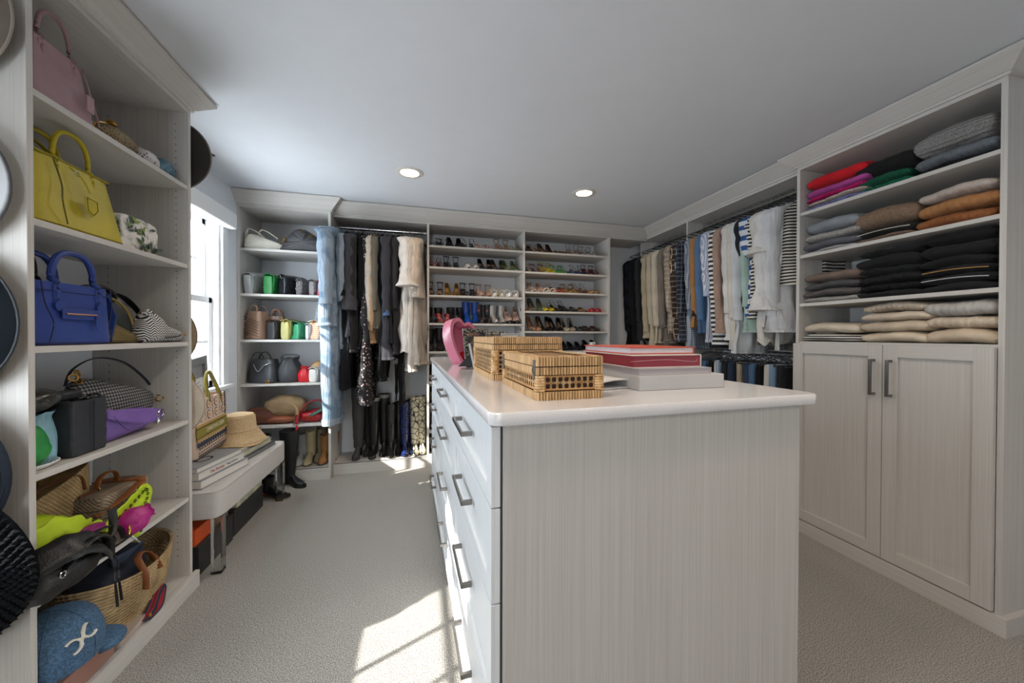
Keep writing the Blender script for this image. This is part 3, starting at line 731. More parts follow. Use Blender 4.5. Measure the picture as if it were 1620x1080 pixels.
def book(label,loc,rz,w,d,h,cover,page=None,group=None,name='book',hard=.003):
    t=thing(name,label,'book',loc,rz,group); page=page or M('E4E0D8',.8,pat='stripez',col2='D2CEC6',sc=500)
    MB().box(-w/2+.002,w/2-.005,-d/2+.004,d/2-.004,hard,h-hard).build('pages',page,t,smooth=False)
    MB().box(-w/2,w/2,-d/2,d/2,0,hard).build('back_cover',cover,t,smooth=False,bevel=.0006)
    MB().box(-w/2,w/2,-d/2,d/2,h-hard,h).build('front_cover',cover,t,smooth=False,bevel=.0006)
    MB().box(-w/2-.001,-w/2+.002,-d/2,d/2,0,h).build('spine',cover,t,smooth=False)
    return t
def textobj(s,size,mat,parent,loc,rot,name='lettering',ext=.0004,font=None,sx=1):
    c=bpy.data.curves.new(name,'FONT'); c.body=s; c.size=size; c.extrude=ext; c.align_x='CENTER'; c.align_y='CENTER'
    o=bpy.data.objects.new(name,c); COL.objects.link(o); dg=bpy.context.evaluated_depsgraph_get()
    me=bpy.data.meshes.new_from_object(o.evaluated_get(dg)); bpy.data.objects.remove(o)
    me.materials.clear(); me.materials.append(mat); r=bpy.data.objects.new(name,me); COL.objects.link(r); r.parent=parent; r.location=loc; r.rotation_euler=rot; r.scale=(sx,1,1)
    return r
# ================= left tower contents (rotation +90: local front -> +x, local x -> +y)
Q=PI/2; BLK=LE('17181B',.38); BLK2=M('222428',.55,bump='noise',bd=.2)
def LT(y,z,d,fr=-1.125): return (fr-d/2,y,z)
# top shelf
PINK=LE('A58388',.5); zt=1.971
t=tote('handbag','dusty pink leather top-handle bag at the near end of the top shelf','handbag',LT(1.545,zt,.15),Q,.27,.15,.205,.20,.10,PINK,hh=.095,hr=.006,hx_=.27)
for s in (-1,1):
    MB().tube([(s*.118,-.079,.02),(s*.085,-.055,.2)],.003,6).build('piping',M('8F6E72',.5),t)
MB().box(.055,.082,-.09,-.083,.045,.10).build('luggage_tag',PINK,t,bevel=.002)
MB().tube(smooth_path([(.03,-.06,.2),(.055,-.08,.16),(.068,-.088,.10)],4),.002,5).build('cord',PINK,t)
t=thing('handbag','pale grey structured bag with a metal ring handle behind the bronze clutch','handbag',(-1.34,1.96,zt),Q)
openbody(.17,.08,.15,.15,.07,e=6).build('body',M('B9BEC4',.5),t); ringloop(t,(.0,-.045,.12),.03,.0025,CHROME,name='handle')
BRZ=M('8C7A58',.4,.6,pat='spots',col2='3A3227',sc=140,thr=.35,bump='leather',bd=.6)
def dome(name,label,y,w,h,T,mat,loc,frame=GOLD,clasp=None):
    t=thing(name,label,'clutch bag',loc,Q); out=[(w/2*cos(a),h/2+h/2*math.copysign(abs(sin(a))**.8,sin(a))) for a in [2*PI*k/32 for k in range(32)]]
    out=[(x,max(z,.0)) for x,z in out]
    cushion(out,T,p=2.2,n=10).build('body',mat,t)
    MB().tube([(w*.508*cos(a),0,h/2+h*.508*math.copysign(abs(sin(a))**.8,sin(a))) for a in [R(-20+220*k/24) for k in range(25)]],.0035,6,up=(0,1,0)).build('frame',frame,t)
    if clasp: MB().lathe([(.002,0),(.014,.004),(.016,.014),(.009,.024),(.002,.027)],14,lambda r,z,a:(r*cos(a)*(1+.15*sin(5*a)),r*sin(a),z)).build('clasp',clasp,t,loc=(-w*.1,0,h*.99))
    return t
dome('clutch_bag','bronze beaded domed clutch with a gold clasp on the top shelf',0,.19,.088,.08,BRZ,LT(1.81,zt,.09),clasp=GOLD)
dome('clutch_bag','white clutch with dark round studs between bronze and blue clutches',0,.12,.078,.075,M('CFCBC8',.5,pat='spots',col2='3C3B3D',sc=75,thr=.28),LT(1.962,zt,.08),frame=M('B79C8C',.3,.8))
t=thing('clutch_bag','small blue woven clutch at the far end of the top shelf','clutch bag',LT(2.065,zt,.08),Q)
wv=wob(4)
out=smooth_outline([(-.052,.004),(.052,.004),(.058,.04),(.035,.08),(-.02,.085),(-.055,.05)],6)
cushion(out,.075,fn=lambda x,y,z:(x,y*(1+.10*(sin(x*330)*sin(z*330))),z)).build('body',M('6E93A3',.5,pat='weave',col2='4E7486',sc=260,bump='weave',bs=.6),t)
# second shelf
YEL=LE('B3A310',.42); z=1.592
t=tote('handbag','large yellow leather tote with rolled handles on the second shelf','handbag',LT(1.60,z,.17,-1.112),Q,.385,.17,.225,.30,.10,YEL,hh=.10,hr=.0068,hx_=.22,n=40)
MB().tube(smooth_path([(-.085,-.093,.012),(-.10,-.092,.08),(-.085,-.078,.14),(-.09,-.06,.222)],6),.0022,6).build('seam',M('5E560C',.6),t)
MB().tube([(-.14,-.05,.227),(.14,-.05,.227)],.004,6).build('seam',M('8C8010',.6),t)
MB().tube(smooth_path([(-.03,-.058,.215),(-.022,-.08,.19),(-.012,-.09,.165),(-.004,-.095,.14)],4),.003,6).build('charm_strap',YEL,t)
ringloop(t,(-.025,-.075,.196),.008,.0018,CHROME)
MB().loft([[(x,y,z) for x,z in ((-.026,.125),(.022,.12),(.026,.085),(.004,.062),(-.022,.075))] for y in (-.098,-.093)]).build('luggage_tag',YEL,t,bevel=.002)
MB().tube([(x,-.099,z) for x,z in ((-.022,.121),(.018,.116),(.021,.087),(.004,.068),(-.018,.079))],.0012,5,closed=True).build('tag_rim',M('6B6210',.5),t)
MB().tube(arc(-.19,.10,.055,.2,.11,14),.007,8,flat=.4,up=(0,1,0)).build('shoulder_strap',YEL,t)
t=thing('handbag','glossy black bag mostly hidden by the near upright of the second shelf','handbag',(-1.3,1.53,z),Q)
openbody(.2,.09,.2,.16,.07).build('body',BLK,t); MB().tube(arc(-.08,.07,0,.2,.09,12),.012,8,flat=.4,up=(0,1,0)).build('handle',M('0E0E10',.15),t)
t=thing('vanity_case','white hard case printed with green tropical leaves beside the yellow tote','case',LT(1.90,z,.09,-1.14),Q)
PR=M('E6E3DC',.5,pat='blotch',col2='33463A',sc=15,thr=.53,col3='A7A98C')
cushion([(.115*math.copysign(abs(cos(a))**.4,cos(a)),.072+.072*math.copysign(abs(sin(a))**.5,sin(a))) for a in [2*PI*k/36 for k in range(36)]],.09,p=6,n=8).build('body',PR,t)
LF=M('41594B',.6,var=.4); LF2=M('93AA45',.6,var=.3); LF3=M('2B332E',.6)
for i in range(26):
    rr=random.Random(i*7+1); x=rr.uniform(-.085,.09); zz=rr.uniform(.015,.115); a=rr.uniform(.2,2.6); L=rr.uniform(.022,.045)
    MB().add([(x,-.0465-.0002*i*.2,zz),(x+L*.5*cos(a)-L*.16*sin(a),-.047,zz+L*.5*sin(a)+L*.16*cos(a)),(x+L*cos(a),-.0465,min(.14,zz+L*sin(a))),(x+L*.5*cos(a)+L*.16*sin(a),-.047,zz+L*.5*sin(a)-L*.16*cos(a))],[(0,1,2,3)]).build('printed_leaf',(LF,LF2,LF3,LF)[i%4],t,smooth=False,solid=.0003)
# third shelf
BLU=LE('27408A',.42); z=1.216
t=tote('handbag','royal blue leather tote with zip pocket and tall rolled handles','handbag',LT(1.585,z,.16,-1.115),Q,.30,.15,.20,.285,.13,BLU,hh=.095,hr=.0095,hx_=.27,n=40)
MB().box(-.075,.07,-.0805,-.0765,.082,.118).build('pocket',BLU,t,bevel=.002)
MB().tube([(-.065,-.082,.10),(.05,-.082,.10)],.0028,6).build('zipper',M('B98A6A',.3,.9),t)
MB().loft([[(x,y,zz) for x,zz in ((.044,.098),(.058,.098),(.060,.06),(.051,.048),(.042,.06))] for y in (-.086,-.082)]).build('zip_pull',BLU,t,bevel=.001)
for s in (-1,1):
    MB().tube(smooth_path([(s*.118,-.079,.005),(s*.105,-.080,.07),(s*.125,-.075,.13),(s*.128,-.068,.2)],6),.0018,6).build('seam',M('101B45',.6),t)
    MB().lathe([(.017,0),(.017,.003),(.002,.004)],18,T=Matrix.Translation((s*.077,-.074,.125))@Matrix.Rotation(PI/2,4,'X')).build('handle_tab',BLU,t)
    MB().loft([srect(.012,.10,.004,12,4,s*.16,.0),srect(.012,.13,.10,12,4,s*.165,.0),srect(.012,.10,.185,12,4,s*.15,.0)]).build('side_wing',LE('203672',.45),t)
MB().tube([(-.14,-.067,.172),(.14,-.067,.172)],.0018,5).build('seam',M('16245A',.6),t)
t=tote('handbag','black and white striped bag with black arched handles behind the blue tote','handbag',(-1.37,1.60,z),Q,.30,.10,.23,.28,.09,M('C8C4BC',.7,pat='weave',col2='2A2A2A',sc=330),hm=M('1B1C20',.5),hh=.11,hr=.008,hx_=.36)
t=thing('handbag','gold mesh round bag with a dark green panel and thick black handle','handbag',LT(1.80,z,.11,-1.15),Q)
out=smooth_outline([(-.09,.0),(.10,.0),(.105,.045),(.075,.12),(.01,.165),(-.06,.17),(-.1,.12),(-.105,.05)],5)
cushion(out,.10,p=3).build('body',M('1E2725',.5),t)
MB().grid(lambda u,v:(-.10+.205*u,-.052-.012*sin(PI*u)*sin(PI*min(1,v*1.2)),.001+(.10-.075*u)*v*1.0),14,6).build('mesh_panel',M('A08D5A',.35,.7,pat='speckle',col2='6E5F38',sc=500),t,solid=.003)
MB().tube([(x*1.03,-.03,zz*1.02) for x,zz in out[8:27]],.0055,6,up=(0,1,0)).build('rim',M('B49A5C',.3,.8),t)
MB().tube(smooth_path([(-.12,.01,.12),(-.115,.0,.195),(-.03,-.01,.215),(.045,0,.195),(.06,.01,.165)],6),.011,10,flat=.75).build('handle',M('16171A',.35),t)
ringloop(t,(.055,-.01,.16),.013,.003,CHROME)
t=thing('handbag','black slouchy strap bag between the gold bag and chevron pouch','handbag',(-1.30,1.92,z),Q)
cushion(smooth_outline([(-.09,0),(.09,0),(.1,.08),(.02,.19),(-.08,.18)],5),.09).build('body',BLK,t)
MB().tube(smooth_path([(-.09,-.02,.17),(-.02,-.07,.2),(.06,-.08,.155),(.085,-.09,.11)],6),.016,8,flat=.35).build('strap',BLK,t)
CHV=M('1A1A1D',.5,pat='chevron',col2='D9D7D4',sc=95)
t=thing('clutch_bag','black and white herringbone pouch overhanging the third shelf end','clutch bag',LT(2.02,z,.12,-1.09),Q)
out=smooth_outline([(-.125,.0),(.0,-.0),(.10,.0),(.118,.022),(.10,.045),(.02,.066),(-.05,.085),(-.085,.13),(-.10,.125),(-.118,.10),(-.135,.05)],5)
cushion(out,.11,p=2.4).build('body',CHV,t); MB().tube(smooth_path([(-.05,-.05,.02),(.02,-.058,.025),(.10,-.03,.04)],4),.003,6).build('zipper',M('111111',.4),t)
ringloop(t,(.085,-.05,.034),.005,.002,GOLD); MB().lathe([(.012,0),(.02,.012),(.012,.025),(.002,.028)],14,lambda r,z,a:(r*cos(a),r*sin(a)*(1+.3*sin(4*a)),z)).build('knot',CHV,t,loc=(-.10,-.01,.115))
# fourth shelf
z=.838
t=slouch('pouch','bright green leather pouch at the near end of the fourth shelf','pouch',LT(1.45,z,.11,-1.13),Q,.12,.11,.125,LE('1C8B3A',.4),seed=5,amp=.2)
t=bucket('pouch','pale blue gathered drawstring pouch beside the black quilted box bag','pouch',LT(1.515,z,.12,-1.14),Q,.056,.165,M('86B1BF',.5,bump='leather',bd=.3),lobes=7,seed=3,neck=.8,flat=.9)
t=slouch('clutch_bag','crinkled dark patent clutch lying on top of the pouches','clutch bag',(-1.20,1.49,z+.168),(0,R(-8),Q),.17,.14,.07,M('26241F',.22,bump='croc',bs=.8,bd=1),seed=9,amp=.12)
t=thing('cable','white charging cable loops lying on the fourth shelf front','cable',(-1.16,1.46,z),Q)
for k in range(3): MB().tube([(.065*cos(a)+.005*k,(.035+.004*k)*sin(a),.003+.004*k) for a in [2*PI*i/24 for i in range(24)]],.0024,6,closed=True).build('loop',M('E4E4E4',.4),t)
t=thing('handbag','black quilted box bag with twisted top clasp on the fourth shelf','handbag',LT(1.625,z,.15,-1.12),Q)
BQ=LE('24272D',.5); rings=[]
for i in range(13):
    zz=.185*i/12; e=min(1,(i+.3)/1.3); ff=lambda x,y,zq:(x-(quilt(y,zq,.05,.003) if x<0 else -quilt(y,zq,.05,.003)),y-math.copysign(quilt(x,zq,.05,.004),y),zq)
    rings.append(srect(.145*(.95+.05*e),.15*(.95+.05*e),zz,44,9,fn=ff))
MB().loft(rings).build('body',BQ,t,)
MB().tube([(0,-.079,0.004),(0,-.079,.18)],.002,5).build('seam',M('101114',.6),t)
MB().box(-.05,.03,-.03,.03,.185,.215).build('top_handle',BQ,t,bevel=.008)
for k in range(3): ringloop(t,(-.02+.03*k,-.05,.19),.017,.003,M('1A1A1C',.2),rot=(R(70),0,k),name='chain_link')
PUR=LE('7A5AA6',.38)
t=thing('handbag','purple leather saddle bag lying on the fourth shelf','handbag',LT(1.865,z,.11,-1.135),Q)
out=smooth_outline([(-.155,.0),(-.04,.0),(.10,.012),(.165,.035),(.17,.07),(.10,.095),(-.02,.105),(-.10,.125),(-.155,.13),(-.17,.07)],5)
cushion(out,.10,p=2.6).build('body',PUR,t)
MB().grid(lambda u,v:(-.155+.31*u,-.053-.008*sin(PI*u),.125-.05*u**1.4-(.03+.035*sin(PI*u*.9))*v),16,5).build('flap',PUR,t,solid=.004)
MB().tube(smooth_path([(-.13,-.056,.10),(-.06,-.062,.03),(.04,-.06,.03),(.13,-.05,.07)],5),.002,6).build('seam',M('553A80',.5),t)
ringloop(t,(.125,-.06,.06),.016,.0035,CHROME); MB().lathe([(.004,0),(.009,.01),(.009,.02),(.003,.026)],12).build('charm',CHROME,t,loc=(.10,-.062,.018))
MONO=M('23252E',.7,pat='diamond',col2='8E8C88',sc=240,thr=.05)
t=thing('handbag','dark monogram-weave saddle bag with a thin arched strap behind the purple one','handbag',(-1.235,1.925,z+.055),(R(-14),0,Q))
out=smooth_outline([(-.19,.15),(-.195,.10),(-.12,.015),(.02,.0),(.15,.005),(.19,.03),(.20,.08),(.1,.125),(-.04,.165),(-.13,.19)],5)
cushion(out,.08,p=3).build('body',MONO,t)
MB().tube(smooth_path([(-.19,0,.17),(-.15,-.01,.23),(-.03,-.01,.265),(.10,-.01,.235),(.19,-.01,.15),(.215,-.01,.09)],6),.0065,8,flat=.4,up=(0,1,0)).build('strap',LE('2A2E38'),t)
for x,zz in ((-.175,.195),(-.155,.21),(-.16,.18)): ringloop(t,(x,-.02,zz),.012,.003,GOLD,rot=(0,0,x*40),name='buckle')
for x,zz in ((.215,.07),(.235,.055),(.20,.045)): ringloop(t,(x,-.035,zz),.014,.003,GOLD,rot=(R(40),0,x*9),name='buckle')
# fifth shelf
z=.462; STR=M('C9AC7C',.8,pat='weave',col2='9A7C50',sc=420,bump='weave',bs=.8,bd=.8); TAN=LE('7C4A2A',.5)
t=thing('straw_tote','long woven straw tote with brown leather ends behind the neon scarf','tote bag',(-1.32,1.66,z),Q)
wv=wob(12); f=lambda x,y,zz:(x,y+.012*wv(x,y,zz),zz+(.055*x/.19 if zz>.1 else 0))
openbody(.36,.11,.235,.39,.12,e=3,fn=f,n=40,belly=.05).build('body',STR,t)
for s in (-1,1): MB().box(s*.135-.035,s*.135+.035,-.07,-.062,.10,.175).build('leather_patch',TAN,t,bevel=.002)
for y in (-.06,.06): MB().tube(smooth_path([(-.13,y,.15),(-.10,y,.235),(0,y*.6,.25),(.10,y,.255),(.13,y,.19)],5),.008,8,flat=.4,up=(0,1,0)).build('handle',TAN,t)
WCK=M('B9A892',.75,pat='weave',col2='8A7A68',sc=420,bump='weave',bs=.9,bd=1)
t=thing('wicker_box_bag','pale wicker box bag strapped with brown leather on the fifth shelf','handbag',LT(1.875,z,.16,-1.17),Q)
MB().loft([srect(.25,.15,0,28,8),srect(.255,.155,.006,28,8),srect(.255,.155,.158,28,8),srect(.25,.15,.165,28,8)]).build('body',WCK,t)
MB().tube([(x,y,.118) for x,y,_ in srect(.258,.158,0,28,8)],.0025,5,closed=True).build('lid_seam',M('6E5F50',.8),t)
TN2=LE('8F5426',.42)
m=MB(); m.box(.045,.085,-.083,-.077,.0,.166); m.box(.045,.085,-.083,.08,.165,.171); m.build('strap',TN2,t,bevel=.001)
MB().tube(smooth_path([(-.13,-.05,.10),(-.06,-.088,.13),(.0,-.089,.15),(.05,-.088,.165)],5),.014,8,flat=.25,up=(0,1,0)).build('strap',TN2,t)
MB().tube(arc(-.045,.055,0,.172,.05,12,.8),.010,8,flat=.4,up=(0,1,0)).build('handle',TN2,t)
for x in (-.045,.055): ringloop(t,(x,-.0,.172),.009,.003,GOLD,rot=(0,0,PI/2),name='buckle')
NEO=M('B7D21C',.6,var=.06)
def ribbon(pts,wd,mat,parent,name,th=.003,tw=0.0,nrm=(0,-1,0),n=6,amp=0):
    P=smooth_path(pts,n); m=MB(); rings=[]; N_=Vector(nrm)
    for i,p in enumerate(P):
        a=P[max(0,i-1)]; b=P[min(len(P)-1,i+1)]; tt=(b-a).normalized(); s=tt.cross(N_); s=s.normalized() if s.length>.01 else Vector((1,0,0))
        s=Matrix.Rotation(tw*i/len(P),3,tt)@s; k=wd/2*(1+amp*sin(i*1.3)); q=tt.cross(s)*.004
        rings.append([p-s*k,p-s*k*.4+q,p+s*k*.4-q,p+s*k])
    m.loft(rings,closed=False); return m.build(name,mat,parent,solid=th),P
t=thing('belt_bag_strap','neon yellow eyelet strap tangled along the fifth shelf','strap',(-1.19,1.62,z),Q)
_,P=ribbon([(-.21,-.01,.10),(-.16,-.05,.155),(-.10,-.06,.165),(-.04,-.07,.13),(.0,-.06,.10),(.06,-.07,.07)],.062,NEO,t,'strap',tw=1.0,nrm=(0,-.8,.6),amp=.2)
ribbon([(.10,-.055,.06),(.04,-.075,.10),(-.05,-.08,.115),(-.13,-.075,.07)],.026,LE('8E1A6E',.35),t,'magenta_strap',nrm=(0,-.8,.6))
_,P2=ribbon([(.05,-.06,.06),(.12,-.075,.10),(.20,-.07,.125),(.245,-.075,.145),(.235,-.08,.10),(.17,-.085,.075),(.165,-.095,.02),(.185,-.10,-.0)],.05,NEO,t,'strap',tw=.4,nrm=(0,-1,.1),amp=.1)
ribbon([(-.21,.02,.13),(-.15,.0,.185),(-.06,-.01,.175),(.02,-.03,.12),(.10,-.05,.06)],.065,NEO,t,'strap',tw=-.6,nrm=(0,-.7,.7),amp=.25)
EYE_=M('3B3426',.3,.8)
for i in range(3,len(P2)-2,2): MB().tube([(P2[i].x+.005*cos(a),P2[i].y-.006,P2[i].z+.006*sin(a)) for a in [2*PI*k/10 for k in range(10)]],.0016,5,closed=True).build('eyelet',EYE_,t)
t=bucket('pouch','magenta leather pouch lying against the neon strap','pouch',(-1.115,1.735,z+.045),(R(62),R(10),Q+.7),.045,.10,LE('B01C7E',.35),lobes=6,seed=8,neck=.55)

BSL=LE('121213',.35)
t=slouch('handbag','black slouchy leather bag drooping over the near end of the fifth shelf','handbag',(-1.12,1.44,z-.004),Q,.24,.20,.135,BSL,seed=21,amp=.28,
  strap=[([(-.06,-.09,.08),(.0,-.12,.15),(.07,-.115,.12),(.10,-.10,.05)],.014,BSL),([(.075,-.10,.07),(.088,-.118,.03),(.092,-.122,-.05),(.10,-.122,-.13)],.0045,BSL),([(.085,-.10,.07),(.105,-.118,.03),(.108,-.122,-.05),(.118,-.122,-.12)],.0045,BSL)])
ringloop(t,(-.07,-.105,.09),.009,.002,CHROME)
ribbon([(-.10,-.05,.13),(-.04,-.10,.155),(.03,-.115,.13),(.085,-.11,.075)],.085,BSL,t,'flap',nrm=(0,-.7,.7),amp=.05)
t=slouch('handbag','small black strappy bag with a silver ring beside the magenta pouch','handbag',(-1.125,1.60,z),Q,.14,.12,.085,LE('141416',.3),seed=31,amp=.3,
  strap=[([(-.10,-.03,.10),(-.03,-.07,.125),(.05,-.06,.09),(.09,-.05,.03)],.009,BSL),([(-.06,-.06,.06),(.0,-.075,.10),(.02,-.06,.17)],.012,BSL),([(-.02,-.06,.03),(.05,-.085,.045),(.10,-.06,.04)],.006,BSL)])
ringloop(t,(.085,-.07,.055),.022,.003,GOLD,rot=(0,0,.5)); MB().tube(smooth_path([(.085,-.075,.035),(.10,-.085,.01),(.11,-.085,-.002)],3),.004,6).build('clip',CHROME,t)
# bottom
z=.080; BSK=M('CDB48A',.85,pat='weave',col2='A68C64',sc=420,bump='weave',bs=.8,bd=.8)
t=thing('straw_basket','oval straw basket with brown leather handles on the bottom shelf','basket',(-1.225,1.885,z),Q)
def bf(x,y,zz): return (x,y,zz+(.045*(abs(x)/.25)**2 if zz>.12 else 0))
rings=[]; 
for i in range(17):
    u=i/16; kk=.72+.30*u**.6; rings.append(srect(.46*kk*(1+.008*sin(i*PI)),.26*kk,.205*u,44,2.3,fn=bf))
n_=len(rings)
for k,dz in ((1.0,.21),(.955,.208),(.945,.14),(.8,.04)): rings.append(srect(.46*1.02*k,.26*1.02*k,dz,44,2.3,fn=bf))
MB().loft(rings).build('body',BSK,t)
rr_=M('A88D63',.85)
for i in range(0,17,1): MB().tube([q for q in rings[i]],.0045,5,closed=True).build('coil',BSK,t)
for s in (-1,1):
    y=s*.128
    MB().tube(smooth_path([(-.035*1+.03*s,y+.01*s,.135),(-.04+.03*s,y+.012*s,.20),(-.02+.03*s,y*.8,.255),(.02+.03*s,y*.75,.262),(.045+.03*s,y*.9,.23),(.05+.03*s,y+.01*s,.17)],5),.012,8,flat=.3,up=(0,1,0)).build('handle',LE('87502C',.45),t)
NV=M('232A3B',.8,bump='fine',bd=.3)
o=slouch('navy_cap','dark navy fabric cap bundled inside the straw basket','cap',(-1.225,1.85,z+.085),Q+.1,.27,.155,.17,NV,seed=41,amp=.3)
ribbon([(-.02,-.02,.15),(.06,-.05,.15),(.14,-.04,.135)],.07,M('38435A',.8,bump='fine',bd=.3),o,'cap_brim')
BXC=M('A4786B',.6,var=.03)
t=thing('gift_box','dusty pink cardboard box under the denim cap','box',(-1.20,1.60,z),Q)
MB().box(-.15,.075,-.105,.12,0,.085).build('box_body',BXC,t,smooth=False,bevel=.001); MB().box(-.153,.078,-.108,.123,.075,.1).build('lid',M('5F463E',.6),t,smooth=False,bevel=.001)
DEN=M('4E6F90',.85,pat='speckle',col2='37556F',sc=160,bump='fine',bd=.6)
t=thing('baseball_cap','blue denim baseball cap with a white linked-arcs emblem','cap',(-1.165,1.53,z+.101),(0,R(0),Q))
out=[]; 
def capf(r,zz,a): 
    return (r*cos(a)*1.12,r*sin(a)*.98,zz)
prc=[(.112,0),(.116,.03),(.113,.07),(.10,.11),(.078,.142),(.045,.163),(.012,.172),(.002,.173)]
MB().lathe(prc,36,capf).build('crown',DEN,t)
for k in range(6):
    a=R(30+60*k); MB().tube([capf(r+.0006,zz,a) for r,zz in prc],.0014,5).build('seam',M('3E5C7C',.8),t)
MB().lathe([(.001,.178),(.007,.176),(.008,.172)],12).build('button',DEN,t)
def brim(u,v): a=R(-120+110*u) if 0 else R(-75+90*u); r=.105+.065*v*sin(PI*u)**.5; return (r*cos(a)*1.1,r*sin(a),.012-.03*v*v+.0*u)
MB().grid(brim,20,5).build('brim',DEN,t,solid=.004)
WH=M('DAD6CC',.6,bump='fine',bd=.2)
def radz(z):
    for (r0,z0),(r1,z1) in zip(prc,prc[1:]):
        if z<=z1: return r0+(r1-r0)*(z-z0)/(z1-z0)
    return .01
def emb(cx,cz,s,a0,a1):
    pts=[]
    for i in range(13):
        a=R(a0+(a1-a0)*i/12); x=cx+s*cos(a); zz=cz+s*sin(a); r=math.sqrt(max(0,1-(x/.13)**2)); an=math.asin(max(-1,min(1,x/.127))); rad=radz(zz)+.0035; an=-PI/2-.28+x/.118
        pts.append((1.12*rad*cos(an),.98*rad*sin(an),zz))
    return pts
ro=R(22)
def e2(dx,dz): return dx*cos(ro)-dz*sin(ro),.088+dx*sin(ro)+dz*cos(ro)
for sx,a0,a1 in ((-1,-112,112),(1,68,292)):
    cx,cz=e2(.027*sx,0); MB().tube(emb(cx,cz,.0205,a0+22,a1+22),.0055,8,flat=.6).build('emblem',WH,t)
for s_ in (-1,1):
    (xa,za),(xb,zb)=e2(-.010,.010*s_),e2(.010,-.010*s_); p0=emb(xa,za,0,0,0)[0]; p1=emb(xb,zb,0,0,0)[0]; MB().tube([p0,p1],.004,8).build('emblem',WH,t)
t=thing('wristlet','cream flat pouch with red, white and navy webbing loop','pouch',(-1.112,1.765,z),Q+.1)
slab=[(-.10,0),(.06,0),(.065,.004),(.06,.02),(-.10,.02)]
MB().loft([srect(.15,.045,0,24,6),srect(.155,.05,.012,24,6),srect(.15,.045,.024,24,6)]).build('body',LE('B5A79C',.5),t)
ringloop(t,(.05,-.045,.028),.006,.0022,GOLD,name='clasp')
WB=M('A31F2B',.7); WB2=M('20273A',.7)
ribbon([(.04,-.021,.015),(.09,-.029,.025),(.15,-.021,.058),(.20,-.017,.062),(.19,-.019,.035),(.13,-.034,.014),(.06,-.029,.010)],.032,WB2,t,'webbing_edge',nrm=(0,-.4,1),th=.002)
ribbon([(.04,-.022,.015),(.09,-.03,.025),(.15,-.022,.058),(.20,-.018,.062),(.19,-.02,.035),(.13,-.035,.014),(.06,-.03,.010)],.017,WB,t,'webbing_loop',nrm=(0,-.4,1))
# ================= hats on the tower sides
def hat(label,loc,rot,r,cr,ch,mat,band=None,curl=.01,tag_='hat',brimz=0.012,n=48,rim=None):
    t=thing('hat',label,'hat',loc,rot)
    MB().lathe([(cr*1.0,.0),(r*.8,.004),(r*.97,curl),(r,curl+.004),(r*.97,curl+.007),(r*.8,.009),(cr*1.03,.008),(cr,.02),(cr*.96,ch*.85),(cr*.8,ch),(cr*.3,ch*.97),(.002,ch*.96)],n,lambda rr,z,a:(rr*cos(a),rr*sin(a)*1.0,z+.004*sin(2*a)*(rr/r)**3),c0=False).build('brim_and_crown',mat,t)
    if band: MB().lathe([(cr*1.03,.012),(cr*1.04,.014),(cr*1.03,.04),(cr*1.01,.041)],n,c0=False,c1=False).build('hat_band',band,t)
    if rim: MB().tube([(r*cos(a),r*sin(a),curl+.004+.004*sin(2*a)) for a in [2*PI*k/n for k in range(n)]],.0035,6,closed=True).build('rim',rim,t)
    return t
F1=R(90)  # axis toward -y
hat('tan felt hat with a darker edge, topmost on the near tower side',(-1.285,1.355,2.125),(F1,0,0),.192,.09,.10,M('6B625A',1,spec=.15),rim=M('8C8176',.8))
hat('pale grey wide-brimmed hat, second from the top on the near side',(-1.285,1.355,1.665),(F1,0,0),.185,.088,.10,M('A9AAAC',1,spec=.15),rim=M('4A4A4C',.8))
hat('black felt wide-brimmed hat in the middle of the near tower side',(-1.30,1.35,1.285),(F1,0,0),.218,.092,.11,M('12161A',1,spec=.1),rim=M('2E3338',.8))
NS=M('23272E',1,spec=.1,pat='speckle',col2='1D2026',sc=300)
t=hat('dark navy straw hat hanging low on the near tower side',(-1.30,1.335,.868),(F1,0,0),.215,.092,.11,NS)
for k in range(8): MB().tube([((.10+.0145*k)*cos(a),(.10+.0145*k)*sin(a),.0085+.0005*k) for a in [2*PI*i/40 for i in range(40)]],.0035,5,closed=True).build('straw_coil',NS,t)
t=thing('crochet_hat','chunky black crocheted floppy hat, lowest on the near tower side','hat',(-1.235,1.325,.60),(F1,0,R(0)))
CRO=M('141619',1,spec=.15)
m=MB()
def crf(rr,z,a):
    k=1+.05*sin(rr*0+a*44+z*700)+.04*sin(a*22-z*500); k=1
    return (rr*cos(a)*(.92+.08*cos(a-1)),rr*sin(a)*1.02,z+.012*sin(3*a)*(rr/.2))
prc=[(.21-.012*i,.0+.001*i+.012*sin(i*.4)) for i in range(9)]+[(.105,.02),(.10,.06),(.085,.1),(.04,.12),(.003,.122)]
m.lathe(prc,48,crf,c0=False).build('body',CRO,t)
m=MB(); rr=random.Random(3)
for i in range(10):
    r=.208-.0115*i; n=int(2*PI*r/.020)
    for k in range(n):
        a=2*PI*(k+.5*(i%2))/n; x,y,z_=crf(r,.014+.001*i,a); s=.0115; rx=rr.uniform(-.6,.6)
        T=Matrix.Translation((x,y,z_))@Matrix.Rotation(a+rx,4,'Z')
        m.add([(s,0,0),(0,s*.7,0),(-s,0,0),(0,-s*.7,0),(0,0,s*.8),(0,0,-s*.3)],[(0,1,4),(1,2,4),(2,3,4),(3,0,4),(1,0,5),(2,1,5),(3,2,5),(0,3,5)],T)
o=m.build('crochet_stitch',CRO,t); o['kind']='stuff'
F2=(R(-90),0,0)
DK=M('2B2724',.9,bump='fine',bd=.3)
hat('dark brown felt hat on the far side of the tower, near the ceiling',(-1.205,2.175,2.135),F2,.175,.085,.09,DK,rim=M('6B625B',.8))
hat('straw hat edge on the far tower side level with the herringbone pouch',(-1.262,2.175,1.245),F2,.17,.085,.09,M('9C8A70',.8),rim=M('8B7963',.8))
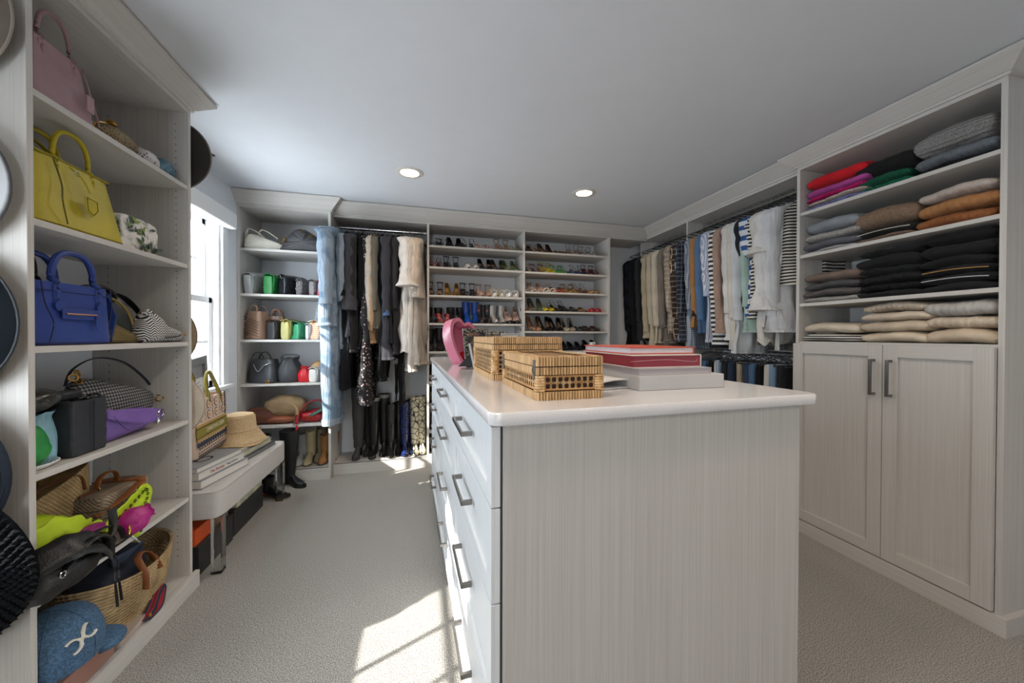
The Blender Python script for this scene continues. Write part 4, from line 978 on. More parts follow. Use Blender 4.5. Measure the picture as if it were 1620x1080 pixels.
hat('cream hat edge on the far tower side beside the window ledge',(-1.225,2.175,.90),F2,.165,.085,.09,M('C9BBAA',.8),rim=M('B5A592',.8))
# ================= bench by the window
UPH=M('C9C6C2',.9,pat='streakx',col2='B4B0AB',bump='fine',bd=.3,name='bench_linen'); ACR=M('EFF4F4',.03,trans=1,var=0,spec=.5,name='clear_acrylic')
t=thing('bench','grey linen upholstered bench on clear acrylic legs under the window','bench',(-1.225,2.70,0),0)
m=MB(); rr=[]
for z,e in ((.300,.006),(.304,0),(.425,0),(.434,.004),(.440,.016),(.442,.05)): rr.append(srect(.43-2*e,.965-2*e,z,48,14))
m.loft(rr).build('seat_cushion',UPH,t)
MB().tube([(x,y,.436) for x,y,z in srect(.425,.96,0,48,14)],.0022,5,closed=True).build('piping',UPH,t)
for sx in (-1,1):
    for sy in (-1,1):
        MB().box(sx*.185-.024,sx*.185+.024,sy*.435-.024,sy*.435+.024,0,.30).build('leg',ACR,t,smooth=False,bevel=.002)
GB=M('2B2B2C',.6,var=.03)
def boxy(label,x0,x1,y0,y1,z0,h,mat,lidm=None,lid=.03,name='storage_box',rz=0,text=None):
    t=thing(name,label,'box',((x0+x1)/2,(y0+y1)/2,z0),rz); a,b=(x1-x0)/2,(y1-y0)/2
    MB().box(-a+.002,a-.002,-b+.002,b-.002,0,h-.001).build('box_body',mat,t,smooth=False,bevel=.001)
    MB().box(-a,a,-b,b,h-lid,h).build('lid',lidm or mat,t,smooth=False,bevel=.001); return t
boxy('flat black storage box on the carpet under the near bench end',-1.44,-1.115,2.24,2.60,0,.155,GB,M('4A4440',.6),lid=.004)
boxy('long black storage box on the carpet under the bench middle',-1.44,-1.125,2.63,3.06,0,.165,GB,lid=.02)
boxy('bright orange box on top of the near black box',-1.42,-1.13,2.24,2.42,.156,.085,M('E4591C',.5,var=.03),lid=.02)
boxy('brown flat lidded box on the near black box behind the orange one',-1.42,-1.14,2.44,2.60,.156,.045,M('7C5E4E',.6),lid=.015)
boxy('pale patterned flat box lying on the long black box',-1.40,-1.12,2.66,3.03,.166,.05,M('D6D3B5',.6,pat='blotch',col2='B2AD9A',sc=12,thr=.5),lid=.012)
# books on the bench
GC=M('8F9193',.45,var=.04); WC=M('D5D5D3',.5,var=.02); YC=M('C6C0A0',.6,var=.05)
B1=R(-20)
book('thick grey cloth book, bottom of the pile under the patterned tote',(-1.225,2.47,.443),B1*.5,.30,.38,.045,GC)
book('white photo book with red spine lettering above the thick grey book',(-1.235,2.465,.489),B1*.5,.29,.36,.035,WC)
tb=book('grey art book with a dark floral cover, top of the near pile',(-1.24,2.46,.525),B1*.5,.285,.35,.028,GC)
for i in range(9):
    a=i*.7; MB().loft([srect(.012,.04,.0285,10,2),srect(.010,.036,.0292,10,2)],T=Matrix.Translation((.06+.03*cos(a),-.02+.045*sin(a),0))@Matrix.Rotation(a,4,'Z')).build('printed_petal',M('3A3A3C',.6),tb)
RD=M('A03038',.6)
textobj('The Parisian',.022,RD,bpy.data.objects['book.001'],(.1462,-.05,.0175),(PI/2,0,PI/2))
textobj('living interiors',.016,M('4A4A4C',.6),bpy.data.objects['book.001'],(.1462,.07,.0175),(PI/2,0,PI/2))
book('dark grey book at the bottom of the far pile under the straw hat',(-1.21,2.90,.443),R(-6),.28,.40,.022,M('4C4F52',.5),page=M('8A8C8E',.6))
book('pale yellow-grey book, second in the far pile under the straw hat',(-1.225,2.89,.466),R(-6),.27,.38,.032,M('9AA0A4',.5),page=YC)
book('thin cream book directly under the straw sun hat',(-1.225,2.89,.499),R(-9),.25,.34,.014,M('C2BBA5',.6),page=YC)
STW=M('DAC29C',.9,pat='speckle',col2='B89A70',sc=260,bump='fine',bs=.5,bd=1)
t=thing('straw_hat','natural straw sun hat resting on the far pile of bench books','hat',(-1.215,2.905,.515),0)
MB().lathe([(.150,.0),(.155,.004),(.150,.012),(.125,.05),(.105,.085),(.098,.10),(.095,.13),(.091,.17),(.082,.19),(.05,.198),(.002,.20)],54,lambda r,z,a:(r*cos(a)*(1+.03*sin(2*a)),r*sin(a)*1.03,z+(.008*sin(3*a) if r>.12 else 0)),c0=False).build('body',STW,t,solid=.004)
for k in range(20):
    z=.015+.0085*k; r=.150-.0 if k==0 else (.150-.047*min(1,z/.1)**.8 if z<.1 else .0975-.05*(z-.1)/.6)
    MB().tube([(r*cos(a)*(1+.03*sin(2*a)),r*sin(a)*1.03,z) for a in [2*PI*i/40 for i in range(40)]],.003,5,closed=True).build('straw_coil',STW,t)
# patterned book tote
TOTE=M('D8C2AE',.8,pat='speckle',col2='CDB39F',sc=260,bump='fine',bd=.3)
t=thing('tote_bag','patterned canvas tote with sunburst medallions and an olive name band','tote bag',(-1.275,2.585,.554),(R(-3),0,Q+.10))
TW,TD,TTH=.42,.13,.325
openbody(TW,TD,TTH,TW+.02,TD+.01,e=8,n=40,lip=.06).build('body',TOTE,t)
OL=M('8B8230',.7,bump='fine',bd=.2); MU=M('B8934A',.7,bump='fine',bd=.2); NVY=M('2B3240',.7); BRN=M('3B2B26',.7); CRM=M('E9D9C2',.7); RUST=M('B8623C',.7)
yf=lambda z:-(TD+.01*z/TTH)/2-.0012
def patch(x0,x1,z0,z1,mat,name,off=0,side=False):
    m=MB()
    if side: m.box(TW/2-.0+.0,TW/2+.006+off,-TD/2*.8,TD/2*.8,z0,z1)
    else: m.box(x0,x1,yf(z0)-.0012-off,yf(z0)+.004,z0,z1)
    return m.build(name,mat,t,smooth=False)
patch(-.2,.2,.098,.185,MU,'woven_band'); patch(-.202,.202,.115,.168,OL,'name_band',.0006)
for z in (.114,.167): patch(-.203,.203,z,z+.004,BRN,'band_edge',.0012)
textobj('CHRISTIAN DIOR',.034,M('EADFC0',.6),t,(.03,yf(.14)-.0028,.1415),(PI/2,0,0),sx=.92)
def disc(x,z,r,mat,name,off,n=16,star=0):
    pts=[]; 
    for k in range(n):
        rr=r*(1+(star if k%2 else 0)); a=2*PI*k/n; pts.append((x+rr*cos(a),z+rr*sin(a)))
    return MB().loft([[(a,yf(z)-off,b) for a,b in pts],[(a,yf(z)-off-.0006,b) for a,b in pts]]).build(name,mat,t,smooth=False)
for x in (-.145,-.045,.055,.155):
    for z in (.285,.225):
        disc(x,z,.027,NVY,'medallion',.0008,32,-.2); disc(x,z,.0205,M('E3C6A4',.7),'medallion',.0016,20); disc(x,z,.009,RUST,'medallion',.0024,12); disc(x,z,.0035,CRM,'medallion',.0032,8)
    m=MB()
    for k in range(11): m.tube([(x+.05+.008*sin(k*1.7),yf(.25)-.001,.20+.012*k),(x+.05-.008*sin(k*1.7+1),yf(.25)-.001,.208+.012*k)],.0012,4)
    o=m.build('leaf_motif',BRN,t); o['kind']='stuff'
for k in range(13): disc(-.19+.031*k,.078,.0155,NVY,'dot',.001,14)
m=MB(); m2=MB()
for k in range(40):
    x=-.196+.01*k; m.box(x,x+.005,yf(.05)-.0015,yf(.05),.05,.05+.006*(k%3)); m.box(x,x+.004,yf(.03)-.0015,yf(.03),.032,.032+.004*((k+1)%3)); 
    m2.box(x,x+.005,yf(.01)-.0018,yf(.01),.006+.006*(k%2),.012+.006*(k%2)); m2.box(x,x+.005,yf(.01)-.0018,yf(.01),.020-.006*(k%2),.024-.004*(k%2))
o=m.build('geometric_border',BRN,t,smooth=False); o['kind']='stuff'; o=m2.build('check_border',NVY,t,smooth=False); o['kind']='stuff'
MB().tube([(TW/2*.985,-TD/2*.9,.005),(TW/2*1.03,-TD/2*.95,TTH)],.0035,6).build('piping',BRN,t)
for s in (-1,1):
    P=smooth_path([(-.03,s*.066,TTH-.03),(-.03,s*.066,TTH),(-.012,s*.05,TTH+.09),(.045,s*.045,TTH+.145),(.10,s*.05,TTH+.09),(.125,s*.066,TTH),(.125,s*.066,TTH-.03)],6)
    h=MB().tube(P,.009,10).build('handle',OL,t)
    MB().tube([p+Vector((0,-s*.0,.0))+Vector((.0,s*.0085,.0)) for p in P],.0022,6).build('piping',BRN,h)
    MB().tube([p+Vector((0,-s*.0085,0)) for p in P],.0022,6).build('piping',BRN,h)
# framed drawing on the window side
t=thing('picture_frame','grey framed line drawing leaning on the wall below the window','picture',(-1.42,2.80,.55),(0,R(-5),Q+.08))
m=MB(); A_,H_=.17,.55
MB().box(-A_,A_,-.010,.0,.0,H_).build('frame_panel',M('8D9092',.5),t,smooth=False,bevel=.001)
m=MB()
for p in ((-A_,A_,H_-.05,H_),(-A_,A_,0,.04),(-A_,-A_+.035,.04,H_-.05),(A_-.035,A_,.04,H_-.05)): m.box(p[0],p[1],-.028,-.0105,p[2],p[3])
m.build('frame_border',M('7D8082',.45),t,smooth=False,bevel=.002)
MB().box(-A_+.036,A_-.036,-.0135,-.0105,.041,H_-.14).build('print_sheet',M('DADBDA',.6,var=.01),t,smooth=False)
LN=M('5A5C5E',.6)
for pts in ([(-.11,.20),(-.10,.32),(-.03,.365),(.08,.385)],[(-.04,.28),(0,.30),(.07,.31)],[(-.03,.25),(.01,.262),(.08,.27)],[(.0,.21),(.05,.235),(.09,.235)],[(-.10,.18),(-.05,.215),(-.02,.18)],[(.0,.345),(.05,.35),(.1,.36)]):
    MB().tube([(x,-.0145,z) for x,z in pts],.0018,5).build('drawn_line',LN,t)
# ================= black riding boots beside the bench
for i,(x,y,rz,lb) in enumerate(((-1.18,3.30,R(60),'tall black leather riding boot nearest the bench end on the carpet'),(-1.02,3.405,R(50),'tall black riding boot with toe pointing at the tower base'),(-1.30,3.39,R(75),'tall black boot against the wall behind the riding boots'))):
    boot('riding_boot',lb,(x,y,0),rz,hh=.03,shaft=.40,rt=.075,ra=.045,mat=M('191A1D',.4,bump='leather',bd=.2),sole=M('5A3A2A',.6) if i!=1 else None,slouch_=.001,seed=i+3,wm=1.1,L=.28,toe='point')
t=boot('riding_boot','low black boot with tan sole lying beside the bench leg',(-1.10,3.20,.0),R(65),hh=.03,shaft=.10,rt=.055,ra=.045,mat=M('1A1B1E',.4),sole=M('8A5A40',.6),seed=8,L=.28,toe='point')
# ================= far tower bags
YT=3.4917
def TB_(x,z,d,y=None): return (x,(YT+.03 if y is None else y)+d/2,z)
CQ=LE('C9C5B8',.55)
z=1.967
t=thing('handbag','cream quilted bag lying on the top shelf of the corner tower','handbag',TB_(-1.29,z,.14),R(8))
cushion(smooth_outline([(-.13,.0),(.10,.0),(.16,.02),(.13,.055),(.0,.10),(-.09,.125),(-.14,.11),(-.15,.05)],5),.14,p=4,n=12,fn=lambda x,y,zz:(x,y+math.copysign(quilt(x,zz,.035,.005),y),zz)).build('body',CQ,t)
for dx in (-.12,-.03): 
    MB().tube(smooth_path([(dx-.02,-.03,.10),(dx-.0,-.05,.16),(dx+.05,-.05,.15),(dx+.12,-.05,.10)],4),.009,8,flat=.5).build('strap',CQ,t)
def qb(w,d,h,mat,t,s=.03,a=.004):
    rings=[]
    for i in range(15):
        zz=h*i/14; e=min(1,(i+.4)/1.6)*min(1,(15-i)/2.0); rings.append(srect(w*(.9+.1*e),d*(.7+.3*e),zz,44,6,fn=lambda x,y,q:(x,y+math.copysign(quilt(x,q,s,a),y),q)))
    return MB().loft(rings).build('quilted_panel',mat,t)
CH=M('4A4A4C',.6,pat='speckle',col2='37373A',sc=200,bump='noise',bd=.3)
t=thing('handbag','charcoal quilted bag with gold hardware on the top shelf of the corner tower','handbag',TB_(-.985,z,.16),R(0))
cushion(smooth_outline([(-.19,0),(.0,0),(.18,0),(.19,.06),(.10,.13),(.01,.19),(-.06,.195),(-.12,.15),(-.17,.06)],5),.15,p=4,n=10,fn=lambda x,y,zz:(x,y*(1+.16*abs(sin(zz*80)))*(1 if abs(x-.03)>.008 else .9),zz)).build('body',CH,t)
for x,zz in ((-.145,.10),(-.155,.075),(-.01,.17),(.05,.13)): ringloop(t,(x,-.085,zz),.011,.003,GOLD,name='hardware')
MB().tube(smooth_path([(-.04,-.07,.18),(.03,-.09,.165),(.10,-.09,.12),(.17,-.08,.06)],5),.012,8,flat=.4).build('strap',LE('2A2A2C'),t)
z=1.592
def side_flap(label,x,w,h,mat,rz=R(78),d=.06,zz=None,q=.028,flap=.75,clasp=GOLD,chain=None,fm=None,name='handbag',lean=0,cat='handbag'):
    return flapbag(name,label,cat,TB_(x,z if zz is None else zz,w,YT+.02),(0,R(lean),rz),w,d,h,mat,flap=flap,q=q,clasp=clasp,chain=chain,flapmat=fm)
side_flap('grey quilted flap bag leaning on the tower side, second shelf',-1.375,.20,.165,LE('9FA1A0'),d=.065,lean=-8,clasp=CHROME)
side_flap('green quilted flap bag on the second shelf of the corner tower',-1.235,.20,.15,LE('1E7A36',.4),d=.075)
side_flap('black shiny flap bag with silver chain, second shelf of the tower',-1.105,.19,.15,M('3A3D42',.2,.5,pat='speckle',col2='1A1B1E',sc=160),chain=CHROME,d=.08,q=0,clasp=CHROME,rz=R(55))
side_flap('black and white tweed flap bag, second shelf of the corner tower',-.985,.18,.12,M('8A8686',.8,pat='speckle',col2='19191B',sc=240),chain=CHROME,q=0,rz=R(60))
side_flap('grey tweed flap bag beside the red one, second shelf of the tower',-.90,.16,.12,M('A09A98',.8,pat='speckle',col2='453F44',sc=200),q=0,rz=R(70),d=.05)
side_flap('red flap bag partly behind the denim sleeve, second tower shelf',-.84,.16,.11,LE('B01B2A'),rz=R(75),d=.05)
z=1.211
MB_=LE('8C6E5A',.35,metal=0,coat=.3)
t=tote('handbag','bronze quilted backpack, left end of the third tower shelf','handbag',TB_(-1.355,z,.15),R(-28),.19,.15,.235,.13,.10,MB_,hh=.04,hr=.006,belly=.06)
m=MB()
for i in range(9): m.tube([(-.09,-.076+.0*i,.20-.024*i),(.09,-.076,.24-.024*i-.10)] if .24-.024*i-.10>.01 else [(-.09,-.076,.20-.024*i),(-.02,-.076,.06-.01*i+.06)],.003,5)
m.build('stitch_line',M('5E4838',.6),t)['kind']='stuff'
tote('handbag','small bronze bag with dark handle behind the black bag, third tower shelf','handbag',TB_(-1.23,z,.12,YT+.10),0,.15,.12,.20,.11,.08,LE('7B5C4B',.4),hh=.05,hr=.008)
side_flap('black smooth flap bag with gold chain, third tower shelf',-1.205,.20,.145,LE('222225'),chain=GOLD,q=0,rz=R(70),d=.085)
side_flap('pale yellow flap bag, middle of the third tower shelf',-1.11,.20,.15,LE('A8A25E'),chain=GOLD,q=0,d=.075)
side_flap('emerald green quilted flap bag, third tower shelf',-1.02,.19,.13,LE('25895C',.35),d=.10,rz=R(62),chain=M('2A2A2C',.4))
side_flap('slim pale grey wallet bag standing, third tower shelf',-.945,.16,.12,LE('C4C3C9'),q=0,d=.03,clasp=CHROME)
side_flap('orange and cream tweed flap bag, right of the third tower shelf',-.88,.18,.145,M('D9A57C',.8,pat='check',col2='EDE4DA',sc=60),q=0,d=.10,rz=R(68),chain=GOLD)
z=.841
BK=LE('303338',.42)
t=thing('handbag','black chevron-striped bowling bag, left of the fourth tower shelf','handbag',TB_(-1.31,z,.16),R(-20))
qb2=[srect(.25*(1-.35*max(0,u-.4)**1.2-.10*(u<.04)),.14*(1-.3*u),.20*u,44,4,fn=lambda x,y,q:(x,y-.003*abs(sin((x*.7+q)*130)) if y<0 else y,q)) for u in [i/18 for i in range(19)]]
MB().loft(qb2).build('body',BK,t)
for s in (-1,1): MB().tube(arc(-.09,.03,s*.04,.17,.09,14),.006,8,flat=.6,up=(0,1,0)).build('handle',BK,t)
MB().tube(smooth_path([(-.05,-.06,.16),(0,-.075,.10),(.06,-.08,.15),(.1,-.05,.17)],5),.004,6).build('chain',CHROME,t)
ringloop(t,(.09,-.08,.015),.012,.004,GOLD,name='charm')
bucket('handbag','black leather bucket bag, centre of the fourth tower shelf','handbag',TB_(-1.12,z,.19),0,.095,.215,LE('3A3C3F',.5),seed=4,neck=.62,cord=BK,strap=(BK,.02))
bucket('handbag','small red gathered bucket bag, fourth tower shelf','handbag',TB_(-.99,z,.12),0,.056,.135,LE('C21826',.4),seed=6,neck=.55,cord=LE('8E1018'))
slouch('pouch','tan leather pouch behind the white flap bag, fourth tower shelf','pouch',TB_(-.905,z,.12,YT+.14),0,.14,.12,.17,LE('C9A06C',.5),seed=13,amp=.15)
side_flap('off-white smooth flap bag, right end of the fourth tower shelf',-.89,.20,.11,LE('D6D2CC'),q=0,d=.07,rz=R(72),clasp=CHROME)
z=.488
slouch('handbag','brown tasselled leather bag, left of the fifth tower shelf','handbag',TB_(-1.32,z,.18),R(10),.26,.18,.14,LE('6E3F30',.5),seed=17,amp=.25,strap=[([(-.1,-.09,.08),(-.03,-.10,.14),(.06,-.10,.12)],.01,LE('57301F'))])
slouch('handbag','rust brown flat leather bag under the tan suede bag','handbag',TB_(-1.19,z,.20),0,.30,.20,.07,LE('8A4E33',.45),seed=19,amp=.15)
t=slouch('handbag','large tan suede slouchy bag with tassels on the fifth tower shelf','handbag',TB_(-1.15,z+.05,.20),0,.34,.18,.18,M('8C7556',.85,bump='fine',bd=.5),seed=23,amp=.28,strap=[([(.06,-.08,.12),(.11,-.11,.09),(.115,-.12,.03)],.012,LE('9A7C57'))])
for k in range(5): MB().tube([(.10+.006*k,-.105-.004*(k%2),.04),(.085+.012*k,-.125,-.065)],.0035,5).build('tassel',LE('5E4B3A'),t)
ringloop(t,(.115,-.105,.05),.012,.003,GOLD,name='buckle')
t=slouch('handbag','red leather strappy bag at the right of the fifth tower shelf','handbag',TB_(-.935,z,.16),0,.22,.16,.10,LE('A81C26',.35),seed=27,amp=.2,strap=[([(-.10,-.07,.06),(-.04,-.05,.16),(.05,-.04,.19),(.12,-.06,.15)],.014,LE('9C1B24')),([(-.09,-.09,.10),(-.10,-.10,.04),(-.10,-.105,-.05)],.012,LE('B01E26'))])
for k in range(3): ringloop(t,(-.05+.03*k,-.088,.05),.009,.0025,GOLD,name='ring')
MB().loft([srect(.16,.09,0,20,6),srect(.165,.095,.02,20,6)],T=Matrix.Translation((.07,-.05,.09))@Matrix.Rotation(R(-25),4,'Y')).build('wallet',LE('4E7767'),t)
# boots at the tower base
z=.101; YBt=YT+.02
GRY=M('C5B48E',.6,bump='leather',bd=.2)
for i,(x,lb,c,sh,hh) in enumerate(((-1.055,'silver-grey ankle boot furthest left in the tower base','A8ABB0',.22,.02),(-.985,'left cream cowboy boot of the pale pair in the tower base','C3B48F',.24,.03),(-.915,'right cream cowboy boot of the pale pair in the tower base','9B917A',.24,.03),(-.865,'left tan suede boot of the brown pair in the tower base','B98550',.19,.03),(-.805,'right tan suede boot of the brown pair in the tower base','A9764A',.19,.03))):
    boot('ankle_boot',lb,(x,YBt+.14+(.07 if i in (2,4) else 0),z),0,hh=hh,shaft=sh,rt=.05,ra=.036,mat=M(c,.6,bump='leather',bd=.2),seed=i,toe='point',notch=.02 if i in(1,2) else .015,L=.25)
# ================= hanging bay: tall boots
z=.096; yb=YB+.135
GS=M('4C4A4A',.85,bump='fine',bd=.4)
BB=LE('1A1A1C',.3,coat=.2)
kb=[(-.575,.0,GS,.58,.07,.045,.006,'left grey suede thigh boot under the denim jacket'),(-.495,.09,M('2E2D2F',.85),.56,.066,.044,.005,'right grey suede thigh boot behind its pair'),
 (-.435,.0,BB,.47,.064,.040,.0015,'left black leather knee boot with grey lining'),(-.345,.05,BB,.49,.062,.040,.0015,'right black leather knee boot with grey lining'),
 (-.275,.0,LE('2A2A2B',.18,coat=.6),.40,.050,.034,.006,'left glossy black slouchy boot beside the blue pair'),(-.205,.05,LE('1B1B1C',.2,coat=.5),.41,.046,.034,.004,'right glossy black slouchy boot beside the blue pair'),
 (-.145,.0,M('25336E',.2,bump='croc',bs=1,bd=1,coat=.6,pat='speckle',col2='141B3A',sc=60),.42,.056,.038,.003,'left blue crocodile-embossed boot'),(-.075,.045,M('20293F',.2,bump='croc',bs=1,bd=1,coat=.6),.43,.052,.038,.003,'right dark blue crocodile-embossed boot'),
 (-.012+.0,.0,None,.46,.052,.040,.001,'left snakeskin print knee boot'),(.052,.02,None,.46,.048,.040,.001,'right snakeskin print knee boot')]
SNK=M('DDD5B8',.35,pat='cells',col2='3A3430',sc=19,thr=.06,coat=.3)
for i,(x,dy,mt,sh,rt,ra,sl,lb) in enumerate(kb):
    if i>=8: x-=.035
    boot('tall_boot',lb,(x*1.0-.02,yb+dy,z),R(-4+i),hh=.07,shaft=sh,rt=rt,ra=ra,mat=mt or SNK,slouch_=sl,seed=i*3+1,toe='point',heel='block' if i<8 else 'stiletto',L=.25,trim=M('9C9A96',.7) if i in(2,3) else None,wm=.95)
# ================= hanging bay: clothes (rod along x at y=3.74, z=2.24; garments edge-on)
ZR=2.257
def HB(px,build,**k):
    p=at(px,385,1,3.56); return p.x
G=[]
def hang(px,label,kind,zb,mat,y=3.70,gy=-.03,**k):    # zb: world height of the hem
    x=at(px,400,1,3.53).x; zr=ZR
    hanger('hanger holding the '+label,(x,y,zr),Q,group='hangers on the back wall rail')
    L=zr-zb
    if kind=='trousers': return trousers('trousers',label,'trousers',(x,y+gy,zr),Q,mat,z0=-.12,length=L-.12,**k)
    return garment(kind,label,{'denim_jacket':'jacket'}.get(kind,kind),(x,y+gy,zr),Q,mat,length=L,**k)
DN=M('95A5B5',.9,pat='blotch',col2='728A9F',sc=9,thr=.52,bump='drape',bd=1); DN2=M('A9B6C2',.9,pat='speckle',col2='8796A4',sc=220,bump='drape',bd=1)
C_=lambda h,**k:M(h,.9,bump='drape',bd=.9,sheen=.02,spec=.25,**k)
DKN=M('5B7690',.9,bump='fine',bd=.3)
hang(521,gy=-.13,label='light blue denim jacket, leftmost on the back rail',kind='denim_jacket',zb=1.35,mat=DN,w=.22,sleeve=.58,sr=.088,collar=DN,cuff=DN2,seed=2,th=.05,buttons=GOLD,flare=1.05)
hang(523,gy=-.12,label='light blue jeans hanging below the denim jacket',kind='trousers',zb=.48,mat=DN,w=.17,seed=5,th=.095,cuff=DN2,seam=M('4F6A86',.9),flare=1.5)
hang(537,'pale grey denim shirt, second on the back rail','shirt',1.15,DN2,w=.192,sleeve=.55,sr=.065,collar=DN2,seed=7,flare=1.05)
hang(538,'dark blue jeans behind the light denim trousers','trousers',.78,DKN,w=.16,seed=6,th=.04)
hang(546,'long black dress beside the pale denim shirt','dress',.80,C_('101114'),w=.187,sleeve=.5,seed=9,ruf=1,flare=1.2)
hang(555,'charcoal flounce-sleeve blouse with deep ruffle cuffs','blouse',1.20,C_('4A4A50'),w=.187,sleeve=.62,ruf=2,sr=.07,seed=11,tier=[(-.55,.2,.22,C_('45454C')),(-.80,.2,.2,C_('55565E'))])
hang(563,'black velvet long coat in the middle left of the rail','coat',1.12,M('0C0C0E',.7,sheen=.2),w=.192,sleeve=.60,seed=13,sr=.05,flare=1.25)
hang(570,'black long-sleeved top next to the velvet coat','shirt',1.15,C_('0C0D0F'),w=.187,sleeve=.55,seed=14)
hang(577,'black floral long dress with small pink and white flowers','dress',.66,M('17161A',.8,pat='spots',col2='B79A9C',sc=38,thr=.28,col3='D8CCC8'),w=.19,sleeve=.3,seed=15,flare=1.55,th=.035)
hang(585,'cream lace long-sleeved top beside the floral dress','blouse',1.32,M('B9AFA2',.9,pat='spots',col2='D8CFC4',sc=90,thr=.3,bump='noise',bd=.6),w=.187,sleeve=.72,sr=.05,seed=17,flare=1.1)
hang(590,'camel long-sleeved shirt next to the cream lace top','shirt',1.20,C_('BE9A78'),w=.187,sleeve=.80,seed=18,sr=.04)
hang(596,'olive grey jacket in the middle of the back rail','jacket',1.33,C_('6C6A60'),w=.187,sleeve=.62,seed=19,sr=.05)
hang(602,'black skirt dress between the olive and charcoal shirts','dress',.86,C_('0E0F11'),w=.17,sleeve=.4,seed=21,flare=1.3)
hang(610,'charcoal shirt with blue turned cuff and two white buttons','shirt',1.05,C_('3C3C42'),w=.192,sleeve=.66,seed=22,sr=.062,cuff=M('44618A',.8),buttons=M('E6E6E6',.4),th=.04)
hang(619,'black ruffled blouse right of the charcoal shirt','blouse',1.20,C_('161619'),w=.187,sleeve=.62,seed=23,tier=[(-.16,.16,.10,C_('2A2A2E')),(-.26,.17,.10,C_('161619')),(-.36,.18,.10,C_('2A2A2E'))])
hang(627,'long dark grey cardigan with belt tails near the cream tops','cardigan',1.10,C_('2F2E31'),w=.187,sleeve=.6,seed=25)
hang(634,'black trousers hanging low beside the cream tops','trousers',.60,C_('0F0F11'),w=.13,seed=26,th=.035)
hang(640,'white puff-sleeve blouse, first of the cream tops','blouse',1.12,C_('D9D2CA'),w=.187,sleeve=.40,seed=27,sr=.10,ruf=1,th=.05)
hang(648,'long ivory satin dress between the cream tops','dress',.94,C_('C6BFB6'),w=.19,sleeve=.35,seed=28,flare=1.25)
hang(655,'pale peach blouse near the right end of the back rail','blouse',1.16,C_('CFBDAB'),w=.187,sleeve=.42,sr=.085,seed=29,th=.045)
hang(662,'long taupe sheer dress, last on the back rail','dress',1.0,C_('A79C90'),w=.187,sleeve=.5,sr=.065,th=.05,seed=31,flare=1.35,ruf=1)
GL=LE('1A1A1C',.35)
t=thing('gloves','pair of long black leather gloves hanging above the boots','gloves',(-.205,3.60,.98),Q)
for s in (-1,1):
    MB().loft([[(s*.012+r*1.4*cos(a),s*.03+r*.6*sin(a),z_) for a in [2*PI*k/14 for k in range(14)]] for z_,r in ((0,.03),(-.1,.026),(-.18,.02),(-.21,.025),(-.26,.026),(-.28,.02))]).build('glove_body',GL,t)
    for k in range(4): MB().tube([(s*.012-.024+.016*k,s*.03,-.27),(s*.012-.03+.02*k,s*.035,-.345+.006*abs(k-1.5))],.0075,7).build('finger',GL,t)
    MB().tube([(s*.012+.03,s*.03,-.21),(s*.012+.05,s*.035,-.275)],.009,7).build('thumb',GL,t)
# ================= shoes
def PU(c,r=.25,**k): return LE(c,r,coat=.3,**k)
INS=M('B88F72',.5); INB=M('2A2320',.5); INC=M('CDBBA6',.5)
ORD=['first','second','third','fourth','fifth','sixth','seventh','eighth','ninth']
SHN={0:{2.105:'top shelf',1.903:'second shelf',1.634:'third shelf',1.366:'fourth shelf',1.095:'fifth shelf',.808:'sixth shelf',.58:'seventh shelf',.341:'eighth shelf',.125:'bottom shelf'},
     1:{2.105:'top shelf',1.90:'second shelf',1.698:'third shelf',1.50:'fourth shelf',1.295:'fifth shelf',1.09:'sixth shelf'}}
def pair(px,z,bay,desc,i,fn,gap=.043,y=None,yaw=(4,-4),single=False,cat=None,dy=0):
    desc=desc.replace('black ankle boot with red rose embroidery','black boot with red roses'); x=at(px,450,1,YB+.06).x; y=(YB+.125 if y is None else y)+dy
    place=SHN[bay][z]+' of '+('left' if bay==0 else 'right')+' shoes'
    for s in ((-1,) if single else (-1,1)):
        lb='%s %s, %s pair, %s'%('left' if s<0 else 'right',desc,ORD[i],place)
        g='pairs of shoes on the shoe shelves'
        fn(lb,(x+(0 if single else s*gap),y+(.01 if s>0 else 0),z+.001),R(yaw[0] if s<0 else yaw[1]),s,g)
def pump(c,ins=INS,hh=.095,toe='point',sole=None,style='pump',vamp=.62,L=.24,heel='stiletto',r=.25,plat=.004,ankle=0,straps=(),strapm=None,bow=False,acc=None,wm=1.0):
    um=c if not isinstance(c,str) else PU(c,r)
    return lambda lb,loc,rz,s,g: shoe({'pump':'pump_shoe','flat':'flat_shoe','mule':'mule_shoe','slingback':'slingback_shoe','sandal':'sandal','bootie':'ankle_bootie'}[style],lb,loc,rz,L=L,hh=hh,plat=plat,toe=toe,upper=um,insole=ins,sole=sole,heel=heel,style=style,vamp=vamp,group=g,ankle=ankle,straps=straps,strapm=strapm,bow=bow,acc=acc,wm=wm)
def sandal(c,hh=.08,heel='block',ins=INS,plat=.006,straps=((.86,.84,.038,.02),(.62,.66,.055,.012)),ankle=.06,toe='round',sole=None,bow=False,acc=None,wm=1.0):
    um=c if not isinstance(c,str) else PU(c,.4); return pump(um,ins,hh,toe,sole or um,'sandal',heel=heel,plat=plat,ankle=ankle,straps=straps,strapm=um,bow=bow,acc=acc,wm=wm)
def bt(c,shaft=.10,hh=.07,heel='block',toe='round',rt=.045,ra=.038,sole=None,r=.4,trim=None,lace=None,pat=None,plat=.008,L=.25,wm=1.0,slouch_=.001):
    um=c if not isinstance(c,str) else LE(c,r)
    return lambda lb,loc,rz,s,g: boot('ankle_boot',lb,loc,rz,L=L,hh=hh,shaft=shaft,rt=rt,ra=ra,mat=um,sole=sole,heel=heel,toe=toe,group=g,trim=trim,lace=lace,plat=plat,wm=wm,seed=int(loc[0]*100)%17,slouch_=slouch_)
